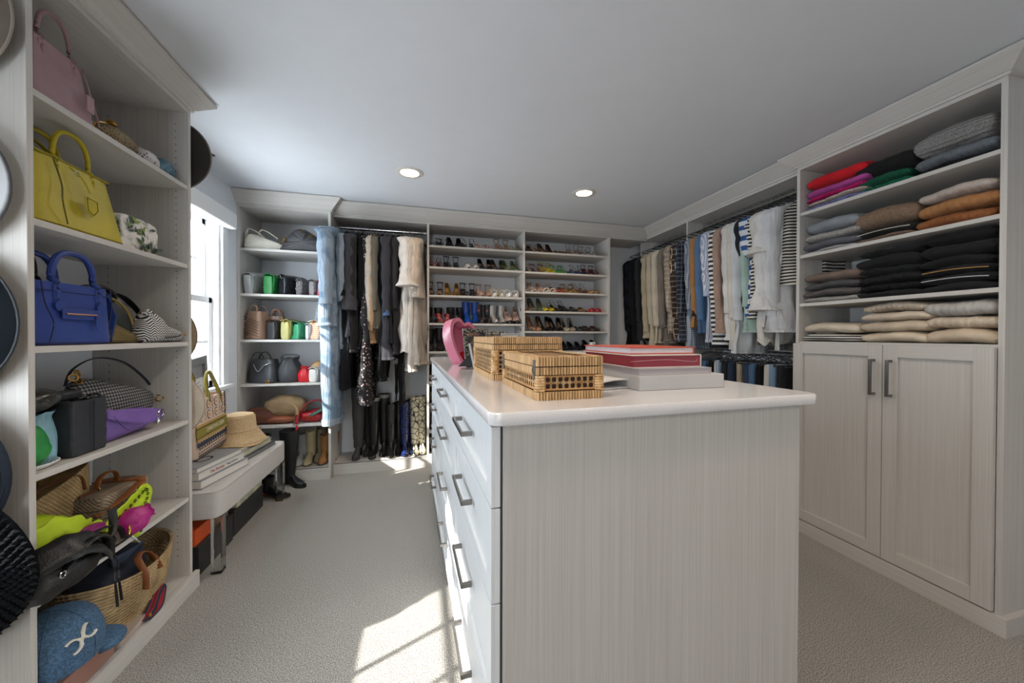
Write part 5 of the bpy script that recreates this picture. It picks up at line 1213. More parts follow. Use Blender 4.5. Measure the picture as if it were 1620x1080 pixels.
X2=((.85,.80,.036,.022),(.80,.85,.036,.022),(.45,.5,.065,.010))
X3=((.9,.84,.034,.014),(.80,.74,.042,.012),(.70,.66,.05,.012),(.58,.55,.06,.012))
WIDE=((.80,.80,.038,.05),)
LEO=M('8A6848',.6,pat='spots',col2='2C2019',sc=60,thr=.32)
SNP=M('B9AFA4',.4,pat='cells',col2='4A423C',sc=50,thr=.08)
BW=M('D9D5CF',.5,pat='stripez',col2='1B1B1D',sc=30)
GLD=M('B28C48',.3,.7); SLV=M('B9B7B4',.25,.8)
L_=[
(2.105,[(684,'black flat strappy sandal',sandal('191A1C',hh=.01,ins=INB,straps=X3,ankle=0)),(703,'black crossed-strap heeled sandal',sandal('15161A',hh=.07,ins=INB,straps=X2)),
 (719,'black high-heeled court shoe',pump('1A1A1D',INB,.09)),(741,'black slingback heel',pump('18181A',M('55606B',.4),.09,style='slingback')),(760,'nude pink slide',sandal('C09A8C',hh=.005,ins=M('C4A294',.5),straps=WIDE,ankle=0)),
 (776,'dusty rose flat slide',sandal('A57F76',hh=.005,ins=M('B48E84',.5),straps=X2,ankle=0)),(797,'leopard strappy heeled sandal',sandal(LEO,hh=.10,heel='stiletto',straps=X3,ankle=.07)),(814,'gold toe-ring flat sandal',sandal('8E8A58',hh=.005,ins=GLD,ankle=.03))]),
(1.903,[(687,'black and red heeled sandal',pump('2B3034',M('2B3034',.5),.08,style='slingback',straps=X2,strapm=PU('8E1B2A'))),(715,'black sandal with large looped ankle straps',sandal('17181B',hh=.08,ins=INB,straps=X3,ankle=.09)),
 (747,'white mule with black outline straps',pump(M('D8D5CE',.4),INC,.06,toe='round',style='bootie',heel='block',straps=((.7,.7,.06,.006),(.5,.5,.06,.006)),strapm=PU('1A1A1A'))),(769,'black pointed court shoe with nude lining',pump('131315',INS,.09)),
 (790,'dark snake-print pointed court shoe',pump(M('5A4A44',.4,pat='cells',col2='211B19',sc=40,thr=.08),M('8E7468',.5),.09)),(808,'tan pointed shoe with green toe',pump('6F8A5C',M('C09468',.5),.09))]),
(1.634,[(689,'tan sandal with black spiral ankle wraps',sandal('1B1A1C',hh=.08,straps=X2,ankle=.10)),(716,'gold leather pointed heel',pump(GLD,M('B98E55',.5),.095)),(742,'black bow heeled sandal',sandal('17171A',hh=.085,ins=INB,straps=X3,ankle=.09,bow=True)),
 (768,'nude lace-up peep bootie',pump(M('B48E7B',.6),INC,.09,toe='round',style='bootie',heel='block',ankle=.07,strapm=M('A07C6C',.6))),(788,'cream chunky sport sandal',sandal('DDD6C2',hh=.03,heel='wedge',plat=.03,straps=X3,ankle=.05,ins=INC)),(810,'white chunky buckled sandal',sandal('E8E6E2',hh=.03,heel='wedge',plat=.03,straps=X3,ankle=.05,ins=INC))]),
(1.366,[(686,'black short zipped boot',bt('1C1B1C',.09,.05)),(702,'red and white animal-print bootie',bt(M('A8313A',.5,pat='spots',col2='E2D6CE',sc=45,thr=.3),.03,.05,sole=M('8F7A60',.6),rt=.04)),(722,'black lace-up ankle boot',bt('232022',.08,.07,lace=M('111111',.6))),
 (747,'cobalt blue leather tall ankle boot',bt('1D4DA8',.13,.08,toe='point',r=.25,slouch_=.002)),(768,'black ankle boot with red rose embroidery',bt(M('252223',.5,pat='spots',col2='A33A48',sc=22,thr=.25),.13,.05,sole=M('43302A',.6))),(790,'silver-grey stretch ankle boot',bt(M('B3AEA8',.35,.2),.13,.04,sole=M('3A3634',.5),r=.3)),(812,'nude patent platform court shoe',pump('C2A596',M('B99583',.4),.11,toe='round',heel='block',plat=.03))]),
(1.095,[(688,'dark brown tall ankle boot',bt('2A2625',.15,.05,rt=.05)),(704,'dark plum suede ankle boot',bt('2E2429',.15,.06)),(724,'black Chelsea ankle boot',bt('202022',.10,.04)),(803,'white short rain boot',bt('C9C9C6',.11,.04))]),
(.808,[(691,'black satin heel with ankle bow',pump('17171A',INB,.09,straps=X2,bow=True,ankle=.07))]),
(.58,[(692,'black patent court shoe',pump('151519',M('77705C',.5),.095,r=.12))]),
(.341,[(693,'black jewelled toe heel',pump('15151A',INB,.08,r=.12,bow=True,acc=SLV))]),
(.125,[(693,'black boot with silver toe',bt('1E1E20',.10,.05,trim=SLV))]),
]
for z,row in L_:
    for i,(px,d,f) in enumerate(row): pair(px,z,0,d,i,f)
R_=[
(2.105,[(834,'brown suede low heel',pump('5E4436',INB,.06)),(850,'brown leopard tie sandal',sandal(LEO,hh=.07,straps=X3)),(866,'dark brown pointed heel',pump('553A2C',M('6A4A38',.6),.09)),(888,'brown knotted leopard mule',pump(M('6E5138',.6,pat='spots',col2='2A1F18',sc=50,thr=.3),INB,.05,toe='round',style='mule',vamp=.5)),(914,'pale snake-print ankle-wrap sandal',sandal(SNP,hh=.09,straps=X3,ankle=.10)),(934,'clear and silver strappy sandal',sandal(SLV,hh=.07,straps=X2,ankle=.09))]),
(1.90,[(837,'black and white striped sandal',sandal(BW,hh=.06,straps=X3)),(855,'purple and magenta strappy sandal',sandal('6A2F4C',hh=.07,straps=X2,ins=M('7A2F4F',.5))),(868,'lemon yellow strappy sandal',sandal('CDBE1E',hh=.09,heel='stiletto',straps=X3,ins=M('C9B52C',.5))),(887,'bright green strappy sandal',sandal('2E9A45',hh=.07,straps=X2,ins=M('9A5A34',.5))),(910,'white flat with navy trim',pump('3C4560',INC,.01,style='flat')),(919,'navy slingback with pale insole',pump('28304C',M('C2A98E',.5),.08,style='slingback')),(938,'oxblood knotted heeled sandal',sandal('5A2622',hh=.09,straps=X3,ins=M('47201C',.5)))]),
(1.698,[(836,'black and white floral sandal',sandal(M('DAD7D2',.5,pat='spots',col2='20302A',sc=30,thr=.3),hh=.08,straps=X3)),(850,'nude heel with white band',pump('C9A690',M('B88E76',.5),.11,style='mule',straps=((.8,.8,.04,.014),),strapm=M('E8E2DA',.5))),(869,'rust leather sandal with cream strap',sandal(M('E0D4C6',.5),hh=.07,ins=M('A65A3C',.5),straps=WIDE)),(886,'rust brown pointed mule',pump('A0553A',M('A85C40',.5),.08,style='mule')),(905,'gold crossed-strap heel',sandal(GLD,hh=.07,straps=X2)),(922,'bronze patent slingback',pump('5C3A30',INC,.08,style='slingback',r=.15)),(940,'tan cork mule',pump('A97F58',M('B78E66',.5),.06,toe='round',style='mule',heel='block'))]),
(1.50,[(836,'clear taupe pointed heel',pump('8C7464',M('9C8472',.5),.10)),(851,'taupe pointed heel with green toe',pump('60705E',M('AE8F78',.5),.10)),(869,'tan slingback with yellow bow toe',pump('C3B21E',M('9A6E42',.5),.06,style='slingback',toe='round')),(887,'black slingback heel',pump('17171A',INB,.08,style='slingback')),(906,'black tasselled loafer',pump('1B1B1D',INB,.02,toe='round',style='flat',vamp=.4)),(921,'leopard flat loafer',pump(LEO,INB,.015,toe='round',style='flat',vamp=.4)),(941,'scarlet red crossed flat sandal',sandal('C4161E',hh=.02,straps=WIDE,ins=M('A5131B',.5),ankle=0))]),
(1.295,[(836,'grey glitter court shoe',pump('7A7670',M('6E625C',.5),.095)),(849,'tan leather court shoe',pump('BA8A6A',M('C79B7C',.5),.11)),(865,'black court shoe with nude lining',pump('1B1716',M('C2A183',.5),.11)),(884,'black low-cut court shoe',pump('191615',M('BFA084',.5),.10)),(903,'metallic silver and gold pointed heel',pump(M('C4B9A6',.3,.5),M('2A2A26',.5),.10)),(921,'black pleated mule',pump('222424',INB,.05,toe='round',style='mule',vamp=.45)),(941,'dark red-brown block mule',pump('3B2A25',M('8A4436',.5),.06,toe='round',style='mule',heel='block'))]),
(1.09,[(850,'brown loafer with gold bar',pump('3A2A22',INS,.02,toe='round',style='flat',vamp=.4)),(870,'black flat loafer',pump('1C1C20',INS,.02,toe='round',style='flat',vamp=.4)),(892,'black heeled loafer with tan lining',pump('1A1A1D',M('A66840',.5),.05,toe='round',style='flat',vamp=.4,heel='block')),(915,'black satin flat with tan lining',pump('17181D',M('9E6038',.5),.04,style='flat',vamp=.45)),(940,'black round-toe buckled shoe',pump('15161A',M('5A5C60',.5),.06,toe='round',style='flat',vamp=.42,heel='block'))]),
]
for z,row in R_:
    for i,(px,d,f) in enumerate(row): pair(px,z,1,d,i,f)
# ================= right rails: upper clothes (rod along y, x=2.60)
def RG(px,label,kind,zb,mat,x=2.55,rz=0,**k):
    y=at(px,430,0,2.36).y-.02; zr=2.289
    k.setdefault('w',.195); k.setdefault('th',.034)
    y=min(3.86,max(1.885,y))
    hanger('hanger holding the '+label,(x+.02,y,zr),rz,group='hangers on the upper right rails')
    return garment(kind,label,kind,(x+.0,y,zr-.03),rz,mat,length=zr-.03-zb,**k)
WT=C_('DAD9D7')
RG(976,'navy jacket, farthest on the upper right rail','jacket',1.32,C_('232A3C'),sleeve=.70,sr=.05,seed=41)
RG(984,'black long coat, second farthest on the upper right rail','coat',1.05,C_('131416'),sleeve=.75,sr=.055,seed=42)
RG(993,'black knit jacket beside the long black coat','jacket',1.15,C_('18191B'),sleeve=.78,sr=.055,seed=43)
RG(1003,'charcoal long coat between black and beige tops','coat',1.08,C_('202326'),sleeve=.72,sr=.055,seed=44)
RG(1013,'dark grey cardigan just before the beige shirts','cardigan',1.22,C_('2E2E30'),sleeve=.68,sr=.05,seed=45)
RG(1021,'beige silk shirt, first of the beige tops','shirt',1.25,C_('B7A88F'),sleeve=.80,sr=.06,collar=C_('B7A88F'),seed=46)
RG(1030,'light sand blouse, second of the beige tops','blouse',1.12,C_('C0B49E'),sleeve=.72,sr=.06,seed=47)
RG(1039,'cream flowing blouse, third of the beige tops','blouse',1.20,C_('CCC1AE'),sleeve=.74,sr=.06,seed=48)
RG(1049,'taupe and black cardigan with a pearl button','cardigan',1.22,C_('7D746C'),sleeve=.76,sr=.055,seed=49,buttons=M('E8E4DC',.3),cuff=C_('6E665E'),collar=C_('151414'))
RG(1061,'beige plaid flannel shirt','shirt',1.30,M('A79A88',.9,pat='plaid',col2='8A7C6C',col3='C9BFAF',sc=22,bump='drape',bd=.9),sleeve=.60,sr=.06,seed=50)
RG(1072,'brown, black and cream plaid wool shirt','shirt',1.24,M('3A2A22',.9,pat='plaid',col2='1C1614',col3='C9AE92',sc=20,bump='drape',bd=.9),sleeve=.66,sr=.062,seed=51,collar=M('3A2A22',.9))
RG(1080,'dark navy plaid shirt beside the brown plaid','shirt',1.22,M('2B3440',.9,pat='plaid',col2='1A1D24',col3='8C93A0',sc=24,bump='drape',bd=.9),sleeve=.62,sr=.055,seed=52)
RG(1089,'blue and white gingham shirt with checked hem','shirt',1.16,M('A9B2BD',.9,pat='check',col2='4C5B70',sc=60,bump='drape',bd=.9),sleeve=.60,sr=.055,seed=53)
RG(1098,'camel wool jacket between gingham and denim shirts','jacket',1.35,C_('A87B4E'),sleeve=.66,sr=.05,seed=54,cuff=C_('222222'))
RG(1108,'mid-blue chambray shirt beside the camel jacket','shirt',1.30,C_('56769A'),sleeve=.70,sr=.055,seed=55)
RG(1121,'pale blue striped shirt with rolled cuffs','shirt',1.22,M('9DAAC6',.9,pat='stripex',col2='D5D8E2',sc=75,bump='drape',bd=.9),sleeve=.50,sr=.07,seed=56,cuff=M('A5B1CC',.9),collar=M('A5B1CC',.9))
RG(1132,'white and navy striped knit top','shirt',1.20,M('D8D7D4',.9,pat='stripez',col2='2A2D33',sc=26),sleeve=.68,sr=.05,seed=57)
RG(1140,'dusty rose silk blouse','blouse',1.30,C_('A98E80'),sleeve=.70,sr=.05,seed=58)
RG(1149,'white linen shirt with long sleeves','shirt',1.24,WT,sleeve=.66,sr=.065,seed=59,collar=WT)
RG(1158,'ivory button-down shirt beside the white linen shirt','shirt',1.20,C_('D6D0C6'),sleeve=.70,sr=.062,seed=60,buttons=M('EEEEEE',.3),cuff=C_('D6D0C6'))
RG(1166,'long white cotton shirt reaching nearly to the lower rail','shirt',1.14,C_('D2D6DA'),sleeve=.72,sr=.065,seed=61,flare=1.25)
RG(1174,'dark polo shirt with grey short sleeves','shirt',1.45,C_('26272B'),sleeve=.24,sr=.07,seed=62)
RG(1181,'mint green light blouse','blouse',1.30,C_('A9C2B8'),sleeve=.62,sr=.045,seed=63)
RG(1187,'blue and white wide-striped T-shirt','t_shirt',1.42,M('D9DEE4',.9,pat='stripez',col2='2A5596',sc=14,bump='drape',bd=.9),sleeve=.26,sr=.075,seed=64)
RG(1193,'black and white narrow-striped short-sleeved top','t_shirt',1.40,M('D4D1CB',.9,pat='stripez',col2='1D1D1F',sc=38),sleeve=.22,sr=.065,seed=65)
RG(1200,'white puff-sleeve ruffle blouse','blouse',1.22,C_('DDDAD4'),sleeve=.26,sr=.09,seed=66,ruf=2,tier=[(-.16,.2,.12,C_('DDDAD4')),(-.30,.2,.12,C_('D6D3CD'))])
RG(1212,'white gathered off-shoulder blouse with long sleeves','blouse',1.34,C_('E2E1DF'),sleeve=.66,sr=.085,seed=67,ruf=1,tier=[(-.18,.2,.16,C_('E2E1DF'))],rz=R(-8))
RG(1228,'long white tunic near the sweater cabinet','blouse',1.30,C_('DCDDDF'),sleeve=.70,sr=.07,seed=68,flare=1.3,rz=R(-12))
RG(1246,'sleeveless black and cream striped top, nearest the sweater cabinet','t_shirt',1.62,M('D0C9BC',.9,pat='stripez',col2='19191B',sc=46),sleeve=0,seed=69,w=.17,rz=R(-25))
HB_=M('141415',.6)
for i in range(3):
    hanger(['spare black hanger near the striped top, first','spare black hanger near the striped top, second','spare black hanger pressed against the sweater cabinet side'][i],(2.57,1.905+.02*i,2.289),R(-18+7*i),group='spare hangers on the upper right rail')
# belts hanging
for i,(y,zb) in enumerate(((2.42,1.14),(2.02,1.15))):
    t=thing('fabric_belt',['white fabric belt end hanging below the linen shirts','pale grey fabric tie hanging below the white tunic'][i],'belt',(2.40,y,zb),0)
    MB().loft([[(-.004,-.016,z),(.004,-.016,z),(.004+.01*sin(z*9),.016,z),(-.004+.01*sin(z*9),.016,z)] for z in [0,.05,.1,.15,.2,.24]]).build('belt_end',C_('D2D1CE'),t)
# lower rail: trousers folded over black hangers
rr=random.Random(5)
TR=[('dark blue jeans','2E405A'),('mid-blue jeans','4F6C8E'),('black trousers','17181A'),('white jeans','C9C7C2'),('washed blue jeans','7C96B0'),('dark grey trousers','303236'),('indigo jeans','26344C'),('beige trousers','B2A48E')]
AD=['farthest','near the far end','second group','left of centre','at the centre','right of centre','toward the near end','close to the near end']
i=0; y=3.83
while y>1.93:
    if abs(y-2.93)<.03: y-=.06
    nm,c=TR[i%8]; zr=1.156
    NUM=['first','second','third','fourth','fifth','sixth','seventh','eighth','ninth','tenth','eleventh','twelfth','thirteenth','fourteenth','fifteenth','sixteenth','seventeenth','eighteenth','nineteenth','twentieth','twenty-first','twenty-second','twenty-third','twenty-fourth','twenty-fifth','twenty-sixth','twenty-seventh','twenty-eighth','twenty-ninth','thirtieth','thirty-first']
    lb='%s folded on a lower right rail hanger, %s from the far end'%(nm,NUM[i]) ;_x=(['one','two','three','four','five','six','seven','eight','nine','ten','eleven','twelve','thirteen','fourteen','fifteen','sixteen','seventeen','eighteen','nineteen','twenty','twenty-one','twenty-two','twenty-three','twenty-four','twenty-five','twenty-six','twenty-seven','twenty-eight','twenty-nine','thirty'])
    hanger('black hanger, '+NUM[i]+' from the far end of the lower right rail',(2.57,y,zr),R(rr.uniform(-12,12)),group='hangers on the lower right rail')
    t=thing('folded_trousers',lb,'trousers',(2.57,y,zr-.118),R(rr.uniform(-10,10)),'trousers on the lower right rail')
    DM=M(c,.9,bump='fine',bd=.4,pat='speckle',col2=c,sc=200) if 'jean' in nm else C_(c); wv=wob(i)
    MB().loft([[(-.175,d*.5,-.42),(-.175,d*1.0,-.02),(-.17,d*.7,.008),(.17,d*.7,.008),(.175,d,-.02),(.175,d*.5,-.42)] for d in (-.016,-.008,.008,.016)],True,True).build('trouser_leg',DM,t)
    for d in (-1,1):
        MB().grid(lambda u,v:(-.18+.36*u,d*(.012+.010*sin(PI*u)+.006*wv(u*.3,v*.3,d)),.006-.40*v),12,8).build('trouser_leg',DM,t,solid=.006)
    i+=1; y-=.062
# ================= folded sweaters (front faces -x)
KN=lambda h,b=1,ax='knitx':M(h,.95,bump=ax,bs=b,bd=.9,var=.15)
FZ=lambda h:M(h,.95,bump='noise',bs=1.4,bd=.8,sheen=.03,var=.2)
def stack(z,px0,px1,zpx,items,dep=.30,front=None,place=''):
    x=2.375 if front is None else front
    ya=at(px0,zpx,0,x).y; yb_=at(px1,zpx,0,x).y; y=(ya+yb_)/2; wd=abs(ya-yb_); zz=z+.001
    for i,(lb,h,mt,kw) in enumerate(items):     # bottom first
        kw=dict(kw); ww=wd*kw.pop('k',1); dd=dep*kw.pop('kd',1)
        folded(lb,(x+dd/2+kw.pop('dx',0),y+kw.pop('dy',0),zz),ww,dd,h,mt,seed=int(z*50+px0+i*7),**kw)
        zz+=h*1.02
STR1=M('D9D5CE',.9,pat='stripex',col2='232325',sc=70)
stack(2.043,1272,1372,310,[('lavender knit sweater, bottom of the red and pink stack',.032,KN('7E80B0'),{}),('cream knit sweater under the hot pink one',.026,KN('D8C3B8'),dict(k=.95)),('hot pink thin knit under the magenta sweater',.024,KN('D81A78'),dict(k=.97)),('magenta knit sweater under the red one',.050,FZ('A8458E'),{}),('bright red knit sweater on top of the left stack',.070,FZ('C41420'),dict(k=.96))])
stack(2.043,1352,1440,300,[('emerald green knit, lower of the two green sweaters',.038,KN('0E6A4C'),dict(k=1.0)),('dark green knit, upper of the two green sweaters',.050,KN('105E44'),dict(k=.97)),('black thick knit on top of the green sweaters',.085,FZ('101012'),dict(k=1.1))],front=2.385)
stack(2.043,1440,1576,270,[('black thin knit, bottom of the grey stack on the top shelf',.028,KN('141517'),{}),('slate grey ribbed sweater under the marled grey one',.062,KN('6A7076',.35),dict(k=1.0)),('thick marled light grey cable sweater, top of the grey stack',.110,M('9A9896',.95,pat='speckle',col2='6E6C6B',sc=260,bump='knitz',bs=.6,bd=1),dict(k=.98,layers=2))],front=2.372)
stack(1.77,1268,1360,370,[('pale grey thin knit, bottom of the left grey stack',.024,FZ('B3B2B2'),{}),('dark grey knit in the left grey stack',.048,FZ('5E5F66'),{}),('marled cream-grey knit in the left grey stack',.052,M('A9A5A0',.95,pat='speckle',col2='88847F',sc=160,bump='noise',bs=1.5,bd=.8),dict(k=.98)),('soft blue-grey fluffy sweater, top of the left grey stack',.075,FZ('878C92'),dict(k=.9))])
stack(1.77,1350,1448,365,[('brown ribbed knit, bottom of the taupe stack',.028,KN('7C6556',.4),{}),('black knit with cream stripe under the taupe fleece',.045,FZ('19191A'),dict(edge=M('C9C2B4',.8))),('chunky taupe fleece sweater, top of the middle stack',.105,M('8C7460',.95,pat='speckle',col2='6F5A49',sc=220,bump='noise',bs=2,bd=1),dict(k=1.05))],front=2.38)
stack(1.77,1446,1576,350,[('rust brown fine-rib knit, bottom of the right stack',.060,KN('8E5730',.35),{}),('caramel fine-rib knit, middle of the right stack',.070,KN('A8764A',.35),dict(k=1.03)),('oatmeal rib knit, top of the right stack',.055,KN('BCAFA6',.35),dict(k=.97))],front=2.378)
stack(1.46,1266,1362,445,[('black and white striped knit, bottom of the taupe-grey stack',.036,M('D9D5CE',.9,pat='stripex',col2='19191B',sc=110),{}),('grey knit, third from the top of the taupe-grey stack',.042,FZ('5C5654'),dict(k=.98)),('charcoal grey knit, second in the taupe-grey stack',.046,FZ('4E4D4E'),dict(k=.92)),('taupe knit sweater, top of the taupe-grey stack',.058,FZ('75635A'),dict(k=.9))])
stack(1.46,1348,1462,430,[('black knit, bottom of the middle black stack',.036,FZ('151517'),{}),('black fine knit, second in the middle black stack',.038,KN('101012'),dict(k=.96)),('black cable knit, third in the middle black stack',.048,KN('18181B',.3),dict(k=.98)),('black merino, fourth in the middle black stack',.040,FZ('121214'),dict(k=.9)),('black fluffy sweater, fifth in the middle black stack',.060,FZ('161618'),dict(k=.93)),('black jumper with faint check, top of the middle black stack',.035,FZ('131315'),dict(k=.85))],front=2.385)
stack(1.46,1450,1576,420,[('charcoal knit, bottom of the right black stack',.042,FZ('1B1B1D'),{}),('black jumper with a white edge in the right black stack',.040,FZ('161618'),dict(edge=M('C9C9C9',.7))),('black jumper with a gold edge in the right black stack',.038,FZ('141416'),dict(edge=M('B3854A',.7),k=.98)),('black merino, fourth in the right black stack',.042,FZ('111113'),dict(k=.95)),('black thick sweater, fifth in the right black stack',.060,FZ('171719'),dict(k=.97)),('black sweater, top of the right black stack',.058,FZ('0E0E10'),dict(k=.93))],front=2.38)
stack(1.217,1266,1362,520,[('white and black striped folded top, bottom left above the doors',.050,M('DEDBD4',.9,pat='stripez',col2='232325',sc=70),dict(k=1.0)),('ivory knit sweater on the striped top',.062,FZ('CFC1AE'),dict(k=.93))])
stack(1.217,1356,1470,515,[('cream knit, bottom of the four cream sweaters',.056,FZ('D3C4AE'),{}),('beige-cream knit, second of the four cream sweaters',.056,FZ('C9B9A3'),dict(k=.95)),('light cream knit, third of the four cream sweaters',.048,FZ('D0C2AF'),dict(k=.98)),('ecru ribbed knit, top of the four cream sweaters',.050,KN('BDB09E',.4),dict(k=.93))],front=2.38)
stack(1.217,1458,1576,510,[('cream cashmere knit, bottom of the right cream stack',.068,FZ('CDBBA4'),{}),('cream ribbed knit, middle of the right cream stack',.058,KN('D2C2AD',.35),dict(k=1.03)),('pale grey ribbed knit, top of the right cream stack',.070,KN('B9B5B0',.35),dict(k=1.0))],front=2.378)
# ================= on the island
T_=TOP+.0005
RAT=M('DEBD8E',.55,pat='speckle',col2='B98C58',sc=60,bump='fine',bd=.3)
nt=RAT.node_tree; oi=nt.nodes.new('ShaderNodeObjectInfo'); hs_=nt.nodes.new('ShaderNodeHueSaturation'); mr_=nt.nodes.new('ShaderNodeMapRange'); mr_.inputs[3].default_value=.72; mr_.inputs[4].default_value=1.12
bs_=nt.nodes['Principled BSDF']; src=bs_.inputs['Base Color'].links[0].from_socket; nt.links.new(oi.outputs['Random'],mr_.inputs[0]); nt.links.new(mr_.outputs[0],hs_.inputs['Value']); nt.links.new(src,hs_.inputs['Color']); nt.links.new(hs_.outputs[0],bs_.inputs['Base Color']); RAT2=M('B98C58',.6,var=.2,bump='fine',bd=.3); CAV=M('3E2A1C',.9)
def rattan(label,x0,x1,y0,y1,h,lidh,group=None,panel=(2,8),rz=0):
    t=thing('rattan_box',label,'box',((x0+x1)/2,(y0+y1)/2,T_),rz); a,b=(x1-x0)/2,(y1-y0)/2
    MB().box(-a+.010,a-.010,-b+.010,b-.010,0.002,h-.006).build('box_core',CAV,t,smooth=False)
    sm=RAT
    wraps=[]   # split-cane wraps: each strand a short rounded bar
    sw=.0082
    def wrapbar(z0,z1):
        for (p0,p1,fx) in ((Vector((-a,-b)),Vector((a,-b)),0),(Vector((a,-b)),Vector((a,b)),1),(Vector((a,b)),Vector((-a,b)),2),(Vector((-a,b)),Vector((-a,-b)),3)):
            L=(p1-p0).length; n=int(L/sw); d=(p1-p0)/L; nrm=Vector((d.y,-d.x))
            for k in range(n):
                c=p0+d*(L*(k+.5)/n); wraps.append((c,d,nrm,L/n*.43,z0,z1))
    hs=h-lidh
    wrapbar(0,.022); wrapbar(hs-.022,hs-.002); wrapbar(hs+.001,h)
    # four corner posts of horizontal wraps
    posts=[]
    for sx in (-1,1):
        for sy in (-1,1):
            z=.023
            while z<hs-.026: posts.append((sx*(a-.010),sy*(b-.010),z)); z+=.0072
    rg=random.Random(int(x0*1000)); me=None
    def strand(T,sx_,sy_,sz_,par):
        nonlocal me
        if me is None:
            me=MB().loft([[(x,y,z) for x,y in ((-1,0),(-.9,-.55),(-.35,-1),(.35,-1),(.9,-.55),(1,0))] for z in (0,.06,.94,1)]).build('cane_strand',RAT,par); me_=me
        else:
            me_=me.copy(); COL.objects.link(me_); me_.parent=par
        me_.matrix_local=T@Matrix.Diagonal((sx_,sy_,sz_,1)); return me_
    front=[q for q in wraps if q[2].y<-.5 or q[2].x<-.5]; back=[q for q in wraps if not(q[2].y<-.5 or q[2].x<-.5)]
    cnt=0
    rest=MB()
    for c,d,nrm,hw,z0,z1 in wraps:
        ang=math.atan2(d.y,d.x); T=Matrix.Translation((c.x,c.y,z0))@Matrix.Rotation(ang,4,'Z')
        if (nrm.y<-.5 or nrm.x<-.5) and cnt<285: strand(T@Matrix.Translation((0,.003,0)),hw,.0055,z1-z0,t); cnt+=1
        else: rest.add([(T@Vector((x*hw,.003+y*.0055,z*(z1-z0)))) for z in (0,1) for x,y in ((-1,.2),(-.5,-.8),(.5,-.8),(1,.2))],[(0,1,5,4),(1,2,6,5),(2,3,7,6)])
    # lid top border
    for (xa,xb,ya,yb_) in ((-a,a,-b,-b+.026),(-a,a,b-.026,b),):
        n=int((xb-xa)/sw)
        for k in range(n):
            x=xa+(xb-xa)*(k+.5)/n; w_=(xb-xa)/n*.47
            rest.add([(x-w_,ya,h-.001),(x-w_*.5,ya,h+.0015),(x+w_*.5,ya,h+.0015),(x+w_,ya,h-.001),(x-w_,yb_,h-.001),(x-w_*.5,yb_,h+.0015),(x+w_*.5,yb_,h+.0015),(x+w_,yb_,h-.001)],[(0,1,5,4),(1,2,6,5),(2,3,7,6),(0,3,2,1)])
    for (xa,xb) in ((-a,-a+.026),(a-.026,a)):
        n=int((2*b-.052)/sw)
        for k in range(n):
            y=-b+.026+(2*b-.052)*(k+.5)/n; w_=(2*b-.052)/n*.47
            rest.add([(xa,y-w_,h-.001),(xa,y-w_*.5,h+.0015),(xa,y+w_*.5,h+.0015),(xa,y+w_,h-.001),(xb,y-w_,h-.001),(xb,y-w_*.5,h+.0015),(xb,y+w_*.5,h+.0015),(xb,y+w_,h-.001)],[(0,4,5,1),(1,5,6,2),(2,6,7,3)])
    o=rest.build('cane_wrap',RAT,t); o['kind']='stuff'
    MB().box(-a+.024,a-.024,-b+.024,b-.024,h-.008,h-.004).build('lid_panel',M('A87F50',.7,pat='weave',col2='7A5836',sc=700),t,smooth=False)
    m=MB()
    for px_,py_,z in posts:
        m.loft([srect(.025,.025,z+.0003,12,5,px_,py_),srect(.0275,.0275,z+.002,12,5,px_,py_),srect(.0275,.0275,z+.005,12,5,px_,py_),srect(.025,.025,z+.0069,12,5,px_,py_)],False,False)
    o=m.build('corner_wrap',RAT,t); o['kind']='stuff'
    # open cane webbing panels: rim + octagonal lattice, front and left faces
    for face in ('f','l','b','r'):
        W_=(a if face in 'fb' else b)-.024; z0,z1=.027,hs-.027
        Tm={'f':Matrix.Translation((0,-b+.006,0)),'l':Matrix.Translation((-a+.006,0,0))@Matrix.Rotation(-PI/2,4,'Z'),'b':Matrix.Translation((0,b-.006,0))@Matrix.Rotation(PI,4,'Z'),'r':Matrix.Translation((a-.006,0,0))@Matrix.Rotation(PI/2,4,'Z')}[face]
        m=MB()
        for p,q in (((-W_,0,z0),(W_,0,z0)),((-W_,0,z1),(W_,0,z1)),((-W_,0,z0),(-W_,0,z1)),((W_,0,z0),(W_,0,z1))): m.tube([p,q],.003,6)
        m.build('panel_rim',RAT2,t,loc=None).matrix_local=Tm
        m=MB(); nr=max(2,round((z1-z0)/.018)); cz=(z1-z0)/nr; nc=max(2,round(2*W_/cz)); cx_=2*W_/nc; hi=.32
        def bar(x0_,z0_,x1_,z1_,w_): 
            d=Vector((x1_-x0_,0,z1_-z0_)).normalized(); n_=Vector((-d.z,0,d.x))*w_
            p=Vector((x0_,.0015,z0_)); q=Vector((x1_,.0015,z1_)); m.add([p-n_,p+n_,q+n_,q-n_],[(0,1,2,3)])
        for i in range(nr+1):
            for dz in ((.0018,-.0018)): bar(-W_,min(z1,max(z0,z0+i*cz+dz)),W_,min(z1,max(z0,z0+i*cz+dz)),.0008)
        for j in range(nc+1):
            for dx in ((.0018,-.0018)): bar(-W_+j*cx_+dx,z0,-W_+j*cx_+dx,z1,.0008)
        for i in range(nr):
            for j in range(nc):
                xa,za=-W_+j*cx_,z0+i*cz
                bar(xa,za+cz*hi,xa+cx_*hi,za,.0011); bar(xa+cx_*(1-hi),za,xa+cx_,za+cz*hi,.0011); bar(xa,za+cz*(1-hi),xa+cx_*hi,za+cz,.0011); bar(xa+cx_*(1-hi),za+cz,xa+cx_,za+cz*(1-hi),.0011)
        o=m.build('cane_webbing',RAT,t,smooth=False,solid=.0012); o.matrix_local=Tm; o['kind']='stuff'
    return t
t=rattan('larger woven rattan box with cane webbing at the back of the two boxes',.254,.540,1.385,1.82,.166,.026,rz=R(1.5))
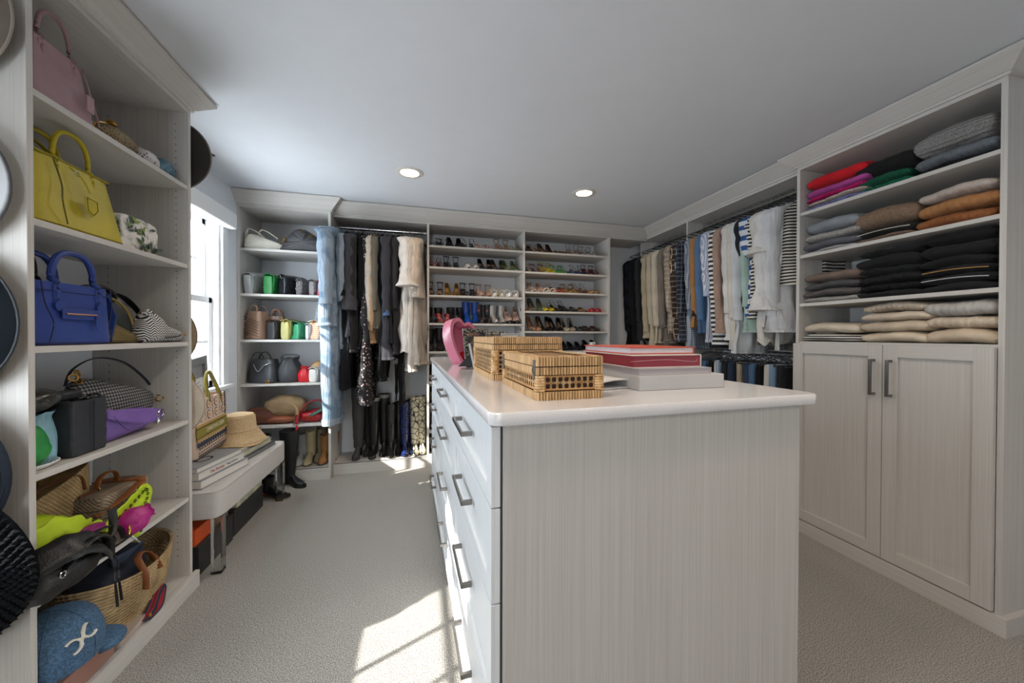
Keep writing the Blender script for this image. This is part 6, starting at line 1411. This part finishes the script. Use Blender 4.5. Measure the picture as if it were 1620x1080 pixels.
t=rattan('smaller woven rattan box with steel corner clasp at the front',.289,.484,.930,1.305,.116,.026,rz=R(1.5))
for y in (-.178,.165):
    m=MB(); m.box(-.1035,-.0985,y-.004,y+.010,.055,.108); m.tube([(-.1035,y+.003,.07),(-.1075,y+.003,.08),(-.1035,y+.003,.095)],.0018,6); m.build('clasp',M('77746F',.35,.8),t,bevel=.0008)
# books on the island
IR=R(1.5)
GW=M('BFBFC0',.6,bump='fine',bd=.2,var=.03)
t=thing('storage_box','pale grey cloth-covered flat box under the island books','box',(.82,1.18,T_),IR)
MB().box(-.165,.165,-.16,.16,0,.046).build('box_body',GW,t,smooth=False,bevel=.0015)
book('pale grey magazine stack on the grey cloth box',(.808,1.19,T_+.0465),IR+PI,.285,.30,.020,M('B9B6B8',.6),page=M('C9C4C6',.7,pat='stripez',col2='A9A2A5',sc=260),hard=.001)
WRP=M('8E3040',.25,coat=.6,var=.04)
t=book('thick crimson book in plastic wrap with white covers',(.795,1.24,T_+.067),IR+PI,.272,.35,.043,M('D8D2CC',.5),page=WRP,hard=.003)
MB().tube(smooth_path([(-.12,.1715,.03),(-.11,.1715,.018),(0,.1715,.026),(.125,.1715,.022),(.1315,.16,.02)],5),.0006,4).build('wrap_seam',M('D9A9B0',.3),t)
book('white book with bright orange-red covers, top of the island pile',(.80,1.27,T_+.1105),IR+PI,.262,.34,.024,M('C9503C',.45),page=M('D9D7DE',.7,pat='stripez',col2='CAC7D0',sc=400),hard=.0035)
t=thing('magazine','thin folded white magazine sticking out beside the grey box','magazine',(.60,1.20,T_+.02),R(14))
MB().box(-.10,.08,-.13,.13,-.019,-.015).build('cover',M('B9BABC',.5),t,smooth=False); MB().grid(lambda u,v:(-.10+.18*u,-.13+.26*v,.008*sin(PI*u)+.002),8,4).build('page',M('DCDAD6',.6),t,solid=.003)
book('teal-edged book lying behind the larger rattan box',(.70,2.00,T_),IR,.24,.30,.022,M('3E8078',.5),page=M('C9CCC8',.7))
t=thing('card_box','white paper carton behind the rattan box','box',(.83,1.95,T_+.0),IR); MB().box(-.06,.09,-.08,.08,0.023,.075).build('box_body',M('CFCFCF',.5),t,smooth=False,bevel=.001); MB().box(-.062,.092,-.082,.082,.0,.0225).build('tray',M('C2C2C2',.5),t,smooth=False)
t=thing('desk_calendar','pastel marbled carton with a printed pattern card standing on it','box',(.985,1.96,T_),IR)
MB().box(-.06,.07,-.06,.06,0,.082).build('box_body',M('BFC3C6',.5,pat='blotch',col2='B2A6B4',sc=30,thr=.5,col3='A4BDB2'),t,smooth=False,bevel=.001)
MB().box(-.045,-.008,-.004,.0,.082,.135).build('pattern_card',M('E9E6DE',.5,pat='spots',col2='2F4A6A',sc=90,thr=.35),t,smooth=False)
t=thing('small_ornament','small white mushroom-shaped ornament behind the rattan box','ornament',(.72,2.15,T_),0)
MB().lathe([(.012,0),(.011,.06),(.013,.085),(.024,.09),(.024,.10),(.006,.106),(.001,.107)],18).build('body',M('DADADA',.4),t)
# silver photo frames and pink heart box
def frame(label,x,y,rz,w,h,bw,pic,mat,lean=R(-12)):
    t=thing('photo_frame',label,'picture frame',(x,y,T_),(lean,0,rz))
    m=MB(); a=w/2
    for p in ((-a,a,h-bw,h),(-a,a,0,bw),(-a,-a+bw,bw,h-bw),(a-bw,a,bw,h-bw)): m.box(p[0],p[1],-.008,.004,p[2],p[3])
    m.build('frame_border',mat,t,smooth=False,bevel=.001)
    MB().box(-a+bw,a-bw,-.002,.002,bw,h-bw).build('photograph',pic,t,smooth=False)
    MB().box(-a+.004,a-.004,.004,.007,.004,h-.004).build('back_board',M('2A2C30',.8),t,smooth=False)
    MB().loft([[(-.03,.008,.02),(.03,.008,.02),(.02,.008,h*.62),(-.02,.008,h*.62)],[(-.03,.085,.03),(.03,.085,.03),(.02,.012,h*.62),(-.02,.012,h*.62)]]).build('easel_back',M('26282C',.8),t,smooth=False)
    return t
FIL=M('C9C4BC',.25,.8,pat='cells',col2='3A3632',sc=110,thr=.16)
PIC=M('8E6A58',.5,pat='blotch',col2='2A2A30',sc=14,thr=.5,col3='C9A78E')
frame('filigree silver photo frame beside the pink heart box',.300,2.02,R(18),.155,.215,.024,PIC,FIL)
frame('second filigree silver photo frame behind the rattan box',.43,2.12,R(5),.13,.20,.022,M('5A4E48',.5,pat='blotch',col2='B0A090',sc=20,thr=.5),FIL)
t=frame('small plain silver frame with a pale mat and dark portrait',.492,2.05,R(-6),.115,.19,.012,M('C9C4BC',.6,var=.02),SLV)
MB().loft([[(.022*cos(a),-.004,.11+.028*sin(a)) for a in [2*PI*k/20 for k in range(20)]],[(.022*cos(a),-.0045,.11+.028*sin(a)) for a in [2*PI*k/20 for k in range(20)]]]).build('portrait',M('3A3C42',.6),t)
frame('narrow bright silver frame seen edge-on by the first rattan box',.272,1.905,R(72),.12,.135,.012,PIC,SLV)
PKM=M('D27C94',.4,var=.02,coat=.3)
def heart(sc):
    return [(sc*16*sin(a)**3/17,sc*(13*cos(a)-5*cos(2*a)-2*cos(3*a)-cos(4*a)+5)/17) for a in [2*PI*k/56 for k in range(56)]]
t=thing('heart_box','open pink heart-shaped box standing on edge at the island end','box',(.225,2.24,T_+.002),(R(-14),R(14),R(40)))
def egg(s): return [(s*q[0],.135+s*(q[1]-.135)) for q in smooth_outline([(-.02,0),(.035,.012),(.085,.075),(.115,.16),(.10,.235),(.045,.265),(.0,.245),(-.045,.265),(-.10,.235),(-.115,.16),(-.08,.07)],6)]
H1=egg(1.08); H2=egg(.90)
MB().loft([[(x,-.035,z) for x,z in H1],[(x,.03,z) for x,z in H1],[(x*.97,.035,z*.97) for x,z in H1],[(x,.03,z) for x,z in H2],[(x,-.03,z) for x,z in H2],[(x,-.035,z) for x,z in H2],[(x,-.035,z) for x,z in H1]],False,False).build('rim',PKM,t)
MB().loft([[(x,.020,z) for x,z in H2],[(x,.030,z) for x,z in H2]]).build('back_panel',M('B95E78',.5,var=.02),t,smooth=False)
MB().box(.0,.05,-.03,.01,.03,.075).build('red_lining',M('B01C22',.5),t,smooth=False,bevel=.004)
